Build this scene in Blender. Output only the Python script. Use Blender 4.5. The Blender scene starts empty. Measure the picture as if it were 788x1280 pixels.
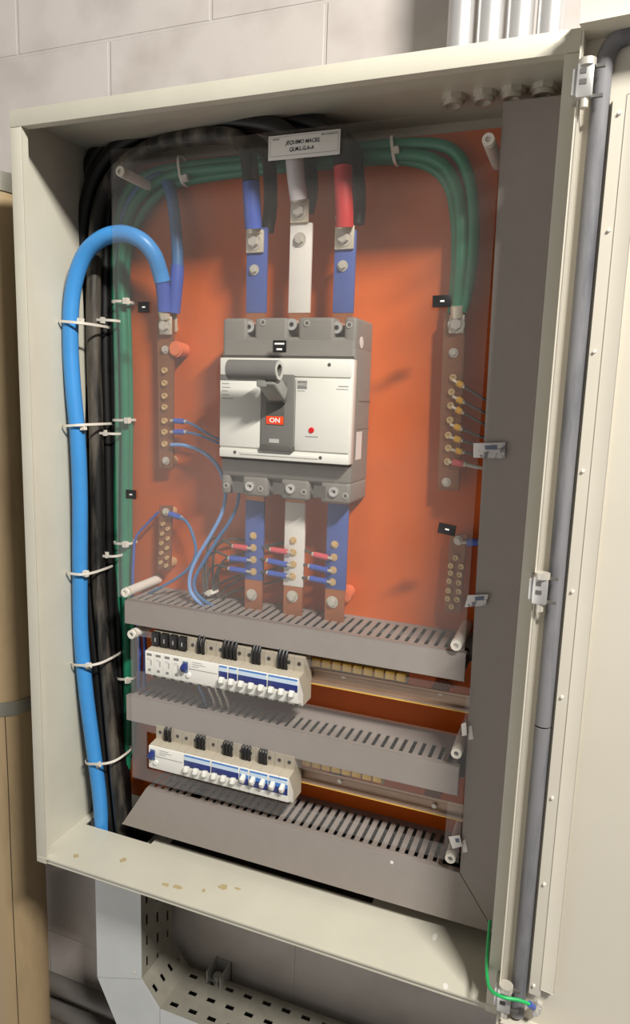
import bpy, bmesh, math, random
from mathutils import Vector as V, Matrix
random.seed(7)
PI = math.pi
scene = bpy.context.scene
COL = scene.collection

# ------------------------------------------------------------------ camera (788 x 1280 frame)
FPX = 873.975675
CAM = V((0.837010199, -0.873440161, 0.827193829))
RX = V((0.93220766, 0.36050039, 0.03206789))      # picture right
RY = V((0.08887167, -0.14211538, -0.98585245))    # picture down
RZ = V((-0.35084285, 0.92186913, -0.16451932))    # view direction
cd = bpy.data.cameras.new('camera'); cam = bpy.data.objects.new('camera', cd); COL.objects.link(cam)
cd.sensor_fit = 'HORIZONTAL'; cd.sensor_width = 36.0; cd.lens = FPX / 788 * 36.0
cd.clip_start = 0.01
m = Matrix.Identity(4)
for i, a in enumerate((RX, -RY, -RZ)):
    for j in range(3): m[j][i] = a[j]
m.translation = CAM
cam.matrix_world = m
scene.camera = cam


def ray(u, v):
    return RX * ((u - 394) / FPX) + RY * ((v - 640) / FPX) + RZ


def at(u, v, y):            # surveyed photo point on the plane at depth y
    d = ray(u, v); return CAM + d * ((y - CAM.y) / d.y)


def atx(u, v, x):
    d = ray(u, v); return CAM + d * ((x - CAM.x) / d.x)


def atz(u, v, z):
    d = ray(u, v); return CAM + d * ((z - CAM.z) / d.z)


# ------------------------------------------------------------------ materials
MATS = {}


def lin(c):
    return tuple(((x / 255) / 12.92 if x / 255 <= 0.04045 else ((x / 255 + 0.055) / 1.055) ** 2.4) for x in c)


def mat(name, rgb, rough=0.5, metal=0.0, var=0.0, scale=30.0, bump=0.0, rgb2=None, thr=(0.45, 0.62), stretch=None, spec=0.5):
    if name in MATS: return MATS[name]
    m = bpy.data.materials.new(name); m.use_nodes = True
    nt = m.node_tree; b = nt.nodes['Principled BSDF']; L = nt.links.new
    c = lin(rgb)
    b.inputs['Base Color'].default_value = (*c, 1)
    b.inputs['Roughness'].default_value = rough; b.inputs['Metallic'].default_value = metal
    b.inputs['Specular IOR Level'].default_value = spec
    if var or bump or rgb2:
        tc = nt.nodes.new('ShaderNodeTexCoord'); mp = nt.nodes.new('ShaderNodeMapping')
        L(tc.outputs['Object'], mp.inputs['Vector'])
        if stretch: mp.inputs['Scale'].default_value = stretch
        n = nt.nodes.new('ShaderNodeTexNoise'); n.inputs['Scale'].default_value = scale
        n.inputs['Detail'].default_value = 6; n.inputs['Roughness'].default_value = 0.6
        L(mp.outputs['Vector'], n.inputs['Vector'])
        r = nt.nodes.new('ShaderNodeValToRGB')
        if rgb2:
            r.color_ramp.elements[0].position = thr[0]; r.color_ramp.elements[1].position = thr[1]
            r.color_ramp.elements[0].color = (*c, 1); r.color_ramp.elements[1].color = (*lin(rgb2), 1)
        else:
            r.color_ramp.elements[0].position = 0.3; r.color_ramp.elements[1].position = 0.7
            r.color_ramp.elements[0].color = (*[x * (1 - var) for x in c], 1)
            r.color_ramp.elements[1].color = (*[min(1, x * (1 + var)) for x in c], 1)
        L(n.outputs['Fac'], r.inputs['Fac']); L(r.outputs['Color'], b.inputs['Base Color'])
        if bump:
            bp = nt.nodes.new('ShaderNodeBump'); bp.inputs['Strength'].default_value = bump
            bp.inputs['Distance'].default_value = 0.002
            L(n.outputs['Fac'], bp.inputs['Height']); L(bp.outputs['Normal'], b.inputs['Normal'])
    MATS[name] = m
    return m


cream = mat('cream powder coat', (200, 195, 178), 0.42, var=0.05, scale=9, bump=0.02)
door_cream = mat('door powder coat', (200, 193, 178), 0.45, var=0.03, scale=6)
orange = mat('orange enamel', (210, 94, 15), 0.42, var=0.07, scale=14)
duct_grey = mat('grey pvc trunking', (148, 139, 132), 0.5, var=0.03, scale=40)
white_nylon = mat('white nylon', (226, 219, 206), 0.45, var=0.03)
white_plastic = mat('white breaker plastic', (224, 221, 212), 0.4, var=0.015)
cover_white = mat('light grey cover plastic', (214, 211, 201), 0.45, var=0.015)
beige_plastic = mat('beige breaker plastic', (176, 166, 148), 0.5, var=0.02)
mccb_grey = mat('grey moulded case', (128, 124, 117), 0.55, var=0.05, scale=60)
dark_grey = mat('dark grey plastic', (88, 85, 80), 0.5, var=0.04)
mid_grey = mat('mid grey plastic', (112, 109, 104), 0.45, var=0.03)
light_grey = mat('light grey plastic', (176, 174, 166), 0.45, var=0.02)
black_plastic = mat('black plastic', (26, 24, 24), 0.45)
hole_dark = mat('dark recess', (22, 20, 19), 0.8)
blue_dark = mat('navy blue plastic', (30, 44, 110), 0.4)
blue_mid = mat('blue strip', (62, 120, 190), 0.4)
blue_label = mat('pale blue label', (196, 212, 226), 0.4)
red_plastic = mat('red plastic', (205, 24, 28), 0.35)
orange_red = mat('orange red flag', (236, 72, 26), 0.4)
chrome = mat('chrome', (224, 222, 218), 0.25, 0.7, var=0.05)
zinc = mat('zinc plated steel', (206, 200, 188), 0.38, 0.45, var=0.08, scale=50)
brass = mat('brass', (214, 184, 134), 0.4, 0.35, var=0.08)
brass_tab = mat('yellow insulated tabs', (232, 186, 82), 0.45, var=0.06)
tin = mat('tinned copper lug', (210, 200, 178), 0.4, 0.35, var=0.08)
copper = mat('copper busbar', (178, 112, 74), 0.4, 0.55, var=0.1, scale=20)
bar_brown = mat('tarnished copper bar', (142, 92, 62), 0.45, 0.35, var=0.12, scale=40)
rail_metal = mat('yellow chromate rail', (178, 152, 132), 0.38, 0.35, var=0.1, scale=18, stretch=(1, 1, 6))
galv = mat('galvanised steel', (186, 185, 180), 0.42, 0.45, var=0.1, scale=24)
conduit_m = mat('galvanised conduit', (200, 198, 196), 0.36, 0.55, var=0.08, scale=12, stretch=(6, 6, 1))
tray_m = mat('galvanised tray sheet', (190, 192, 190), 0.5, 0.25, var=0.06, scale=14)
tray_d = mat('dull perforated sheet', (150, 145, 132), 0.55, 0.25, var=0.14, scale=22)
blue_cable = mat('blue cable sheath', (66, 146, 214), 0.38, var=0.05, scale=18, bump=0.05)
blue_cable_dark = mat('dull blue cable sheath', (66, 112, 160), 0.45, var=0.05, scale=20)
blue_sleeve = mat('blue shrink sleeve', (66, 90, 172), 0.45, var=0.08)
blue_bar = mat('blue bar tape', (76, 94, 156), 0.5, var=0.05, scale=15)
white_bar = mat('white bar tape', (222, 217, 208), 0.5, var=0.03)
white_sleeve = mat('white shrink sleeve', (212, 206, 206), 0.5, var=0.03)
red_sleeve = mat('red shrink sleeve', (190, 46, 46), 0.5, var=0.06)
pink_sleeve = mat('pinkish red ferrule', (206, 84, 92), 0.45)
yellow_sleeve = mat('yellow ferrule', (226, 170, 44), 0.45, var=0.04)
black_cable = mat('black cable sheath', (17, 16, 16), 0.45, var=0.2, scale=25)
dusty_cable = mat('dusty black cable sheath', (20, 19, 19), 0.5, scale=38, rgb2=(128, 118, 104), thr=(0.44, 0.8), stretch=(1, 1, .12), bump=0.2)
green_cable = mat('green cable sheath', (30, 122, 90), 0.4, var=0.08)
green_wire = mat('bright green wire', (40, 172, 92), 0.4)
grey_wire = mat('grey wire', (84, 80, 76), 0.5)
light_blue_wire = mat('light blue wire', (120, 160, 214), 0.42)
gasket_m = mat('grey foam gasket', (118, 117, 119), 0.7, scale=26, rgb2=(78, 78, 84), thr=(.42, .68), stretch=(1.6, 1.6, .22), bump=0.15)
tan_pipe = mat('dirty tan pipe paint', (172, 148, 112), 0.6, scale=14, rgb2=(140, 118, 88), thr=(0.5, 0.8), stretch=(1, 1, .25), bump=0.06)
band_m = mat('pipe clamp steel', (150, 146, 134), 0.4, 0.5, var=0.1)
paper = mat('white label paper', (226, 221, 214), 0.55)
ink = mat('black print', (34, 32, 32), 0.6)
grey_ink = mat('grey print', (128, 126, 122), 0.6)
white_ink = mat('white print', (235, 232, 226), 0.5)
foil = mat('silver foil tag', (196, 190, 186), 0.3, 0.5, scale=90, rgb2=(120, 116, 120), thr=(0.55, 0.6))
shadow_pipe = mat('shade darkened conduit', (92, 88, 84), 0.5, var=0.06)  # conduit colour darkened to carry the shade it stands in
crack_m = mat('dark seam', (70, 56, 40), 0.8)


def acrylic():
    m = bpy.data.materials.new('clear acrylic'); m.use_nodes = True
    nt = m.node_tree; nt.nodes.clear(); L = nt.links.new
    out = nt.nodes.new('ShaderNodeOutputMaterial')
    tr = nt.nodes.new('ShaderNodeBsdfTransparent'); tr.inputs['Color'].default_value = (.99, .985, .98, 1)
    gl = nt.nodes.new('ShaderNodeBsdfGlossy'); gl.inputs['Roughness'].default_value = 0.06
    df = nt.nodes.new('ShaderNodeBsdfDiffuse'); df.inputs['Color'].default_value = (.82, .76, .68, 1)
    lw0 = nt.nodes.new('ShaderNodeLayerWeight'); pw = nt.nodes.new('ShaderNodeMath'); pw.operation = 'POWER'; pw.inputs[1].default_value = 5
    L(lw0.outputs['Facing'], pw.inputs[0]); lw = nt.nodes.new('ShaderNodeMath'); lw.operation = 'MULTIPLY_ADD'; lw.inputs[1].default_value = .9; lw.inputs[2].default_value = .045
    L(pw.outputs[0], lw.inputs[0]); nt.nodes['Layer Weight'].inputs['Blend'].default_value = 0.5
    tc = nt.nodes.new('ShaderNodeTexCoord'); n = nt.nodes.new('ShaderNodeTexNoise'); n.inputs['Scale'].default_value = 5; n.inputs['Detail'].default_value = 4
    L(tc.outputs['Object'], n.inputs['Vector'])
    mr = nt.nodes.new('ShaderNodeMapRange'); mr.inputs['To Min'].default_value = DUST[0]; mr.inputs['To Max'].default_value = DUST[1]
    mr.inputs['From Min'].default_value = 0.3; mr.inputs['From Max'].default_value = 0.7
    L(n.outputs['Fac'], mr.inputs['Value'])
    m1 = nt.nodes.new('ShaderNodeMixShader'); m2 = nt.nodes.new('ShaderNodeMixShader')
    L(mr.outputs['Result'], m1.inputs['Fac']); L(tr.outputs[0], m1.inputs[1]); L(df.outputs[0], m1.inputs[2])
    L(lw.outputs[0], m2.inputs['Fac']); L(m1.outputs[0], m2.inputs[1]); L(gl.outputs[0], m2.inputs[2])
    L(m2.outputs[0], out.inputs['Surface'])
    return m


DUST = (0.008, 0.032)      # share of the sheet veiled by fine dust and scratches
acryl = acrylic()


def wall_mat():
    m = bpy.data.materials.new('painted block wall'); m.use_nodes = True
    nt = m.node_tree; b = nt.nodes['Principled BSDF']; L = nt.links.new
    b.inputs['Roughness'].default_value = 0.55
    tc = nt.nodes.new('ShaderNodeTexCoord'); sx = nt.nodes.new('ShaderNodeSeparateXYZ'); cx = nt.nodes.new('ShaderNodeCombineXYZ')
    L(tc.outputs['Object'], sx.inputs[0]); L(sx.outputs['X'], cx.inputs['X']); L(sx.outputs['Z'], cx.inputs['Y'])
    mp = nt.nodes.new('ShaderNodeMapping'); L(cx.outputs[0], mp.inputs['Vector'])
    mp.inputs['Location'].default_value = (WALL_OFF[0], WALL_OFF[1], 0)
    br = nt.nodes.new('ShaderNodeTexBrick'); L(mp.outputs['Vector'], br.inputs['Vector'])
    br.inputs['Scale'].default_value = 1.0; br.inputs['Brick Width'].default_value = 0.4; br.inputs['Row Height'].default_value = 0.2
    br.inputs['Mortar Size'].default_value = 0.0035; br.inputs['Mortar Smooth'].default_value = 0.35; br.offset = 0.5
    n = nt.nodes.new('ShaderNodeTexNoise'); n.inputs['Scale'].default_value = 9; n.inputs['Detail'].default_value = 8
    L(tc.outputs['Object'], n.inputs['Vector'])
    r = nt.nodes.new('ShaderNodeValToRGB'); L(n.outputs['Fac'], r.inputs['Fac'])
    r.color_ramp.elements[0].position = 0.3; r.color_ramp.elements[1].position = 0.55
    r.color_ramp.elements[0].color = (*lin((180, 171, 165)), 1); r.color_ramp.elements[1].color = (*lin((196, 188, 182)), 1)
    L(r.outputs['Color'], b.inputs['Base Color'])
    n2 = nt.nodes.new('ShaderNodeTexNoise'); n2.inputs['Scale'].default_value = 60; n2.inputs['Detail'].default_value = 5
    L(tc.outputs['Object'], n2.inputs['Vector'])
    ad = nt.nodes.new('ShaderNodeMath'); ad.operation = 'MULTIPLY_ADD'; ad.inputs[1].default_value = 0.16
    inv = nt.nodes.new('ShaderNodeMath'); inv.operation = 'SUBTRACT'; inv.inputs[0].default_value = 1.0
    L(br.outputs['Fac'], inv.inputs[1]); L(n2.outputs['Fac'], ad.inputs[0]); L(inv.outputs[0], ad.inputs[2])
    bp = nt.nodes.new('ShaderNodeBump'); bp.inputs['Strength'].default_value = 0.55; bp.inputs['Distance'].default_value = 0.004
    L(ad.outputs[0], bp.inputs['Height']); L(bp.outputs['Normal'], b.inputs['Normal'])
    return m


WALL_OFF = (-0.01, -1.02)
wall_m = wall_mat()

# ------------------------------------------------------------------ mesh builder
WL = {}


class B:
    def __init__(s): s.bm = bmesh.new()

    def _merge(s, bm2):
        me = bpy.data.meshes.new('tmp'); bm2.to_mesh(me); bm2.free(); s.bm.from_mesh(me); bpy.data.meshes.remove(me)

    def box(s, x0, x1, y0, y1, z0, z1, bev=0.0, seg=2):
        c = V(((x0 + x1) / 2, (y0 + y1) / 2, (z0 + z1) / 2))
        return s.obox(c, V((1, 0, 0)), V((0, 1, 0)), V((0, 0, 1)), abs(x1 - x0) / 2, abs(y1 - y0) / 2, abs(z1 - z0) / 2, bev, seg)

    def obox(s, c, ax, ay, az, hx, hy, hz, bev=0.0, seg=2):
        b = bmesh.new(); bmesh.ops.create_cube(b, size=2)
        for v in b.verts: v.co = c + ax * (v.co.x * hx) + ay * (v.co.y * hy) + az * (v.co.z * hz)
        if bev:
            bmesh.ops.bevel(b, geom=b.edges[:], offset=min(bev, .95 * min(hx, hy, hz)), segments=seg, affect='EDGES', profile=0.5)
        bmesh.ops.recalc_face_normals(b, faces=b.faces[:])
        s._merge(b); return s

    def cyl(s, p0, p1, r, n=20, r1=None, bev=0.0):
        p0 = V(p0); p1 = V(p1); d = (p1 - p0); L = d.length
        b = bmesh.new()
        bmesh.ops.create_cone(b, cap_ends=True, segments=n, radius1=r, radius2=r if r1 is None else r1, depth=L)
        if bev:
            bmesh.ops.bevel(b, geom=[e for e in b.edges if abs(e.verts[0].co.z - e.verts[1].co.z) < 1e-9], offset=bev, segments=2, affect='EDGES')
        q = V((0, 0, 1)).rotation_difference(d.normalized())
        for v in b.verts: v.co = q @ v.co + (p0 + p1) / 2
        s._merge(b); return s

    def ring(s, p0, p1, r, ri, n=24):      # hollow tube, open bore
        p0 = V(p0); p1 = V(p1); d = (p1 - p0); q = V((0, 0, 1)).rotation_difference(d.normalized())
        b = bmesh.new(); rows = []
        for rr, z in ((ri, 0), (r, 0), (r, d.length), (ri, d.length)):
            rows.append([b.verts.new(p0 + q @ V((rr * math.cos(2 * PI * i / n), rr * math.sin(2 * PI * i / n), z))) for i in range(n)])
        for k in range(4):
            A, C = rows[k], rows[(k + 1) % 4]
            for i in range(n): b.faces.new((A[i], A[(i + 1) % n], C[(i + 1) % n], C[i]))
        bmesh.ops.recalc_face_normals(b, faces=b.faces[:]); s._merge(b); return s

    def prism(s, pts, d, bev=0.0):          # polygon (list of Vector) extruded by vector d
        b = bmesh.new(); f = b.faces.new([b.verts.new(V(p)) for p in pts])
        r = bmesh.ops.extrude_face_region(b, geom=[f])
        bmesh.ops.translate(b, verts=[v for v in r['geom'] if isinstance(v, bmesh.types.BMVert)], vec=V(d))
        bmesh.ops.recalc_face_normals(b, faces=b.faces[:])
        if bev: bmesh.ops.bevel(b, geom=b.edges[:], offset=bev, segments=2, affect='EDGES')
        s._merge(b); return s

    def tube(s, pts, r, n=12, sub=8, r_fn=None):
        P = smooth(pts, sub); b = bmesh.new(); rings = []
        t = (P[1] - P[0]).normalized(); up = V((0, 0, 1)) if abs(t.z) < .9 else V((1, 0, 0))
        nrm = (up - t * up.dot(t)).normalized()
        for i, p in enumerate(P):
            t2 = (P[min(i + 1, len(P) - 1)] - P[max(i - 1, 0)]).normalized()
            nrm = (t.rotation_difference(t2) @ nrm); nrm = (nrm - t2 * nrm.dot(t2)).normalized(); t = t2
            bi = t.cross(nrm); rr = r if r_fn is None else r_fn(i / (len(P) - 1))
            rings.append([b.verts.new(p + (nrm * math.cos(2 * PI * k / n) + bi * math.sin(2 * PI * k / n)) * rr) for k in range(n)])
        for A, C in zip(rings, rings[1:]):
            for k in range(n): b.faces.new((A[k], A[(k + 1) % n], C[(k + 1) % n], C[k]))
        b.faces.new(rings[0]); b.faces.new(rings[-1])
        bmesh.ops.recalc_face_normals(b, faces=b.faces[:]); s._merge(b); return s

    def build(s, name, material, parent=None, smooth_=None, label=None, origin=None):
        me = bpy.data.meshes.new(name); bm = s.bm
        if parent is not None: off = WL[parent]
        else:
            xs = [v.co for v in bm.verts]
            off = V(((min(p.x for p in xs) + max(p.x for p in xs)) / 2, (min(p.y for p in xs) + max(p.y for p in xs)) / 2, min(p.z for p in xs)))
            if origin is not None: off = V(origin)
        bmesh.ops.translate(bm, verts=bm.verts[:], vec=-off)
        for f in bm.faces: f.smooth = True
        bm.to_mesh(me); bm.free()
        try: me.set_sharp_from_angle(angle=math.radians(38))
        except Exception: pass
        me.materials.append(material)
        o = bpy.data.objects.new(name, me); COL.objects.link(o)
        if parent is not None: o.parent = parent
        else: o.location = off
        WL[o] = off
        if label: o['label'] = label
        return o


def smooth(pts, sub):
    pts = [V(p) for p in pts]
    if len(pts) == 2: return [pts[0].lerp(pts[1], i / 2) for i in range(3)]
    E = [pts[0] * 2 - pts[1]] + pts + [pts[-1] * 2 - pts[-2]]
    out = []
    for i in range(1, len(E) - 2):
        p0, p1, p2, p3 = E[i - 1:i + 3]
        for k in range(sub):
            t = k / sub
            out.append(0.5 * ((2 * p1) + (p2 - p0) * t + (2 * p0 - 5 * p1 + 4 * p2 - p3) * t * t + (3 * p1 - p0 - 3 * p2 + p3) * t ** 3))
    out.append(pts[-1]); return out


def tag(o, label, cat, group=None):
    o['label'] = label; o['category'] = cat
    if group: o['group'] = group
    return o


def root(name, loc, label, cat, group=None):
    o = bpy.data.objects.new(name, None); o.empty_display_size = 0.01; COL.objects.link(o); o.location = loc
    WL[o] = V(loc); return tag(o, label, cat, group)


def struct(o): o['kind'] = 'structure'; return o


def text(body, loc, size, material, parent, shear=0.0, align='CENTER', xdir=V((1, 0, 0)), zdir=V((0, 0, 1)), sx=1.0, bold=0.0):
    c = bpy.data.curves.new('lettering', 'FONT'); c.body = body; c.size = size; c.align_x = align; c.align_y = 'CENTER'
    c.shear = shear; c.extrude = 0.00012; c.offset = bold; c.resolution_u = 3
    c.materials.append(material)
    oc = bpy.data.objects.new('lettering', c); COL.objects.link(oc)
    bpy.context.view_layer.update()
    me = bpy.data.meshes.new_from_object(oc.evaluated_get(bpy.context.evaluated_depsgraph_get()))
    bpy.data.objects.remove(oc); o = bpy.data.objects.new('lettering', me); COL.objects.link(o)
    n = xdir.cross(zdir).normalized()
    M = Matrix.Identity(4)
    for j in range(3): M[j][0] = xdir[j] * sx; M[j][1] = zdir[j]; M[j][2] = n[j]
    M.translation = V(loc) - WL[parent]
    o.parent = parent; o.matrix_local = M
    return o


ORD = ['first', 'second', 'third', 'fourth', 'fifth', 'sixth', 'seventh', 'eighth', 'ninth', 'tenth', 'eleventh', 'twelfth']

# ------------------------------------------------------------------ setting
W, H = 0.80, 1.228
YW = 0.226        # face of the block wall
YP = 0.195        # face of the mounting plate
w = B(); w.box(-1.6, 2.2, YW, YW + 0.12, -1.0, 2.4)
struct(w.build('wall_back', wall_m, origin=(0, 0, 0)))

# ------------------------------------------------------------------ cabinet
cab = root('electrical_cabinet', (W / 2, 0.11, 0), 'cream steel electrical cabinet standing open on block wall', 'electrical cabinet')
b = B(); T = 0.0015; D = 0.224
b.box(0, T, 0.002, D, 0, H); b.box(W - T, W, 0.002, D, 0, H)
b.box(T, W - T, 0.002, D, H - T, H); b.box(T, W - T, D - T, D, T, H - T)
FZ = 0.012
# floor sheet with the cable opening at its rear left
b.box(0.002, W - 0.002, 0.0, 0.107, FZ - .0028, FZ); b.box(0.165, W - 0.002, 0.107, 0.122, FZ - .0028, FZ)
b.box(0.58, W - 0.002, 0.122, D - T, FZ - .0028, FZ); b.box(0.002, 0.018, 0.107, D - T, FZ - .0028, FZ)
b.box(0.002, W - .002, .0032, .0052, 0, FZ - .002)
b.build('body', cream, cab)
b = B(); b.box(.17, .585, .104, D - T, -.022, -.020); b.box(.17, .585, .119, .1205, -.02, FZ - .003); b.build('dark_gap_filler', black_plastic, cab)  # black sheets added behind the floor edge to keep the gap dark
# rim flange round the opening, with a short return
R_ = 0.021; RT = 0.024
b = B()
b.box(0, W, 0, 0.0022, H - RT, H, 0.0009); b.box(0.002, W - 0.002, 0.001, 0.014, H - RT, H - RT + 0.0016)
b.box(0, R_, 0.0002, 0.0024, 0.0, H - RT - 0.0004, 0.0009); b.box(R_ - 0.0016, R_, 0.001, 0.014, FZ, H - RT)
b.box(W - R_, W, 0.0002, 0.0024, 0.0, H - RT - 0.0004, 0.0009); b.box(W - R_, W - R_ + 0.0016, 0.001, 0.014, FZ, H - RT)
b.build('rim', cream, cab)

# door, opened almost flat: local axes a (away from hinge), n (towards viewer), z
DA = math.radians(6.0)
DE = V((math.cos(DA), -math.sin(DA), 0)); DN = V((-math.sin(DA), -math.cos(DA), 0)); ZZ = V((0, 0, 1)); DO = V((0.7985, 0.0, 0))


def dp(a, n, z): return DO + DE * a + DN * n + ZZ * z


def dbox(b, a0, a1, n0, n1, z0, z1, bev=0.0):
    b.obox(dp((a0 + a1) / 2, (n0 + n1) / 2, (z0 + z1) / 2), DE, DN, ZZ, (a1 - a0) / 2, (n1 - n0) / 2, (z1 - z0) / 2, bev)


DZ0, DZ1 = 0.012, 1.213
b = B()
dbox(b, 0.0, 0.80, -0.0025, 0.0, DZ0 - .002, DZ1 + .002)
dbox(b, 0.0, 0.0028, 0.0, 0.025, DZ0 - .03, DZ1 + 0.028, 0.0008)     # hinge side flange
dbox(b, 0.0, 0.80, 0.0, 0.04, DZ1, DZ1 + 0.0018)                      # top return
dbox(b, 0.0, 0.80, 0.038, 0.0402, DZ1, DZ1 + 0.034, 0.0006)           # top lip
dbox(b, 0.0, 0.80, 0.0, 0.022, DZ0 - 0.0018, DZ0)                     # bottom return
dbox(b, 0.797, 0.80, 0.0, 0.022, DZ0, DZ1)
door = b.build('door', door_cream, cab)
b = B()
gpts = [(0.0215, z) for z in (0.0, 0.2, 0.4, 0.43)]
gr = 0.0098
b.tube([dp(0.022, 0.004, z) for z in (DZ0 + 0.006, 0.1, 0.25, 0.43)], gr, 14, 6)
b.tube([dp(0.022, 0.004, z) for z in (0.4325, 0.6, 0.8, 1.0, 1.15)] + [dp(0.0226, 0.004, 1.182), dp(0.028, 0.004, 1.2015), dp(0.042, 0.004, 1.2095)] + [dp(a, 0.004, 1.2095) for a in (0.08, 0.3, 0.6, 0.78)], gr, 14, 6)
b.build('gasket', gasket_m, door, label='grey foam door gasket')
b = B()
dbox(b, 0.0355, 0.05, 0.0075, 0.009, 0.06, 1.15); dbox(b, 0.0355, 0.0368, 0.0, 0.0085, 0.06, 1.15)
dbox(b, 0.0495, 0.066, 0.0082, 0.0096, 0.072, 1.15, 0.0005); dbox(b, 0.0646, 0.0662, 0.0, 0.0094, 0.072, 1.15)
rail = b.build('stiffener_rail', door_cream, door)
for u, v in ((773, 145), (760, 290), (742, 440), (728, 588), (715, 737), (702, 868), (690, 993), (680, 1100), (667, 1226)):
    p = at(u, v, -0.006); a = (p - DO).dot(DE) + 0.002
    B().cyl(dp(a, 0.0085, p.z), dp(a, 0.0115, p.z), 0.0022, 12, r1=0.0016).build('rivet', white_nylon, rail)
sp = at(672, 1259, -0.01); sa = (sp - DO).dot(DE); sz = sp.z
b = B(); b.cyl(dp(sa, 0, sz), dp(sa, 0.006, sz), 0.0065, 6); b.cyl(dp(sa, 0.006, sz), dp(sa, 0.018, sz), 0.0035, 12)
b.cyl(dp(sa, 0.008, sz), dp(sa, 0.012, sz), 0.0062, 6)
b.build('ground_stud', chrome, door, label='zinc ground stud with nut')
# hinges
for z in (1.162, 0.609, 0.054):
    cx = 0.8035
    b = B(); b.box(cx - 0.0085, cx + 0.0085, -0.034, -0.022, z - 0.017, z + 0.017, 0.002)
    b.box(cx - 0.013, cx - 0.007, -0.030, 0.0, z - 0.013, z + 0.013, 0.001)
    h = b.build('hinge', chrome, cab, label='chrome clip hinge')
    b = B(); b.cyl((cx + .001, -0.028, z + 0.014), (cx + .001, -0.028, z + 0.021), 0.009, 20); b.cyl((cx + .001, -0.028, z - 0.026), (cx + .001, -0.028, z + 0.0145), 0.0045, 14)
    b.build('hinge_pin', zinc, h)
    b = B()
    for dz in (-0.0145, 0.0145): b.obox(V((cx + 0.008, -0.026, z + dz)), V((1, 0, 0)), V((0, 1, 0)), ZZ, 0.011, 0.0018, 0.0016)
    b.box(cx - 0.005, cx + 0.002, -0.0347, -0.0335, z - 0.0045, z + 0.0005); b.box(cx - 0.005, cx + 0.001, -0.0347, -0.0335, z + 0.006, z + 0.011)
    b.build('hinge_clip', dark_grey, h)
NUTS = (0.633, 0.673, 0.7095, 0.748); NY = 0.132
# lock nuts under the cabinet top
for k, x in enumerate(NUTS):
    b = B(); b.cyl((x, NY, H - T - 0.007), (x, NY, H - T), 0.0165, 8); b.ring((x, NY, H - T - 0.013), (x, NY, H - T - 0.006), 0.0135, 0.010, 20)
    b.build('conduit_locknut', zinc, cab)

# mounting plate
b = B(); b.box(0.058, 0.765, YP, YP + 0.002, 0.035, 1.204, 0.0005)
plate = tag(b.build('mounting_plate', orange), 'orange steel mounting plate inside the cabinet', 'mounting plate')
for x, z in ((0.10, 0.05), (0.75, 0.05), (0.10, 1.15), (0.75, 1.15)):
    B().cyl((x, YP + .002, z), (x, D - T, z), 0.006, 12).build('plate_spacer', zinc, plate)

# ------------------------------------------------------------------ wiring ducts
YD = 0.10


def duct_h(z0, z1, x0, x1, cover, label, missing=(), solid=.012):
    t = root('wiring_duct', ((x0 + x1) / 2, YP, z0), label, 'wiring duct', 'grey slotted wiring ducts')
    b = B()
    b.box(x0, x1, YP - 0.002, YP - 0.0002, z0, z1)
    P = 0.0149; n = int((x1 - x0) / P); xs = x0 + ((x1 - x0) - n * P) / 2
    for i in range(n):
        if i in missing: continue
        a = xs + i * P + 0.0028
        b.box(a, a + 0.0088, YD + 0.003, YP - 0.002, z1 - 0.0017, z1 - 0.0002)
        b.box(a, a + 0.0088, YD + 0.003, YP - 0.002, z0 + 0.0002, z0 + 0.0017)
    for z in (z1 - 0.0018, z0 + 0.0001):
        b.box(x0, x1, YP - solid, YP - 0.002, z, z + 0.0017)
    b.build('slotted_trough', duct_grey, t)
    b = B(); b.prism([V((x, YD, z)) for x, z in cover], (0, 0.002, 0), 0.0007)
    for s in (0, 1):
        (xa, za), (xb, zb) = (cover[1], cover[2]) if s else (cover[0], cover[3])
        zz = za - 0.0016 if s else za
        b.box(xa, xb, YD + 0.001, YD + 0.0105, zz, zz + 0.0016)
    b.build('duct_cover', duct_grey, t)
    return t


# cover corners: bottom-left, top-left, top-right, bottom-right
duct_h(0.426, 0.4695, 0.120, 0.706, [(0.119, 0.426), (0.119, 0.4695), (0.7055, 0.4695), (0.7055, 0.426)], 'topmost horizontal grey slotted duct, just under the large breaker')
duct_h(0.247, 0.2935, 0.121, 0.708, [(0.120, 0.247), (0.120, 0.2935), (0.7075, 0.2935), (0.7075, 0.247)], 'middle horizontal grey slotted duct between the two breaker rows', (9,), .042)
duct_h(0.040, 0.1245, 0.150, 0.700, [(0.107, 0.040), (0.160, 0.1245), (0.7185, 0.1245), (0.7775, 0.040)], 'lowest horizontal grey slotted duct with wide mitred front cover', (6,))
t = root('wiring_duct', (0.745, YP, 0.03), 'wide vertical grey duct down the cabinet right side beside the door', 'wiring duct', 'grey slotted wiring ducts')
b = B(); x0, x1, z0, z1 = 0.7215, 0.776, 0.041, 1.199
b.box(x0, x1, YP - 0.002, YP - 0.0002, z0, z1)
n = int((z1 - 0.14) / 0.0149)
for i in range(n):
    z = 0.135 + i * 0.0149
    lx = 0.7205 - 0.0165 * (z - 0.125) / 1.075
    b.box(lx, lx + 0.0015, YD + 0.003, YP - 0.002, z, z + 0.0088); b.box(x1 - 0.0015, x1, YD + 0.003, YP - 0.002, z, z + 0.0088)
b.build('slotted_trough', duct_grey, t)
b = B(); b.prism([V((x, YD - 0.0005, z)) for x, z in ((0.7785, 0.040), (0.7192, 0.125), (0.7025, 1.2005), (0.7785, 1.2005))], (0, 0.002, 0), 0.0007)
b.build('duct_cover', duct_grey, t)

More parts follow.
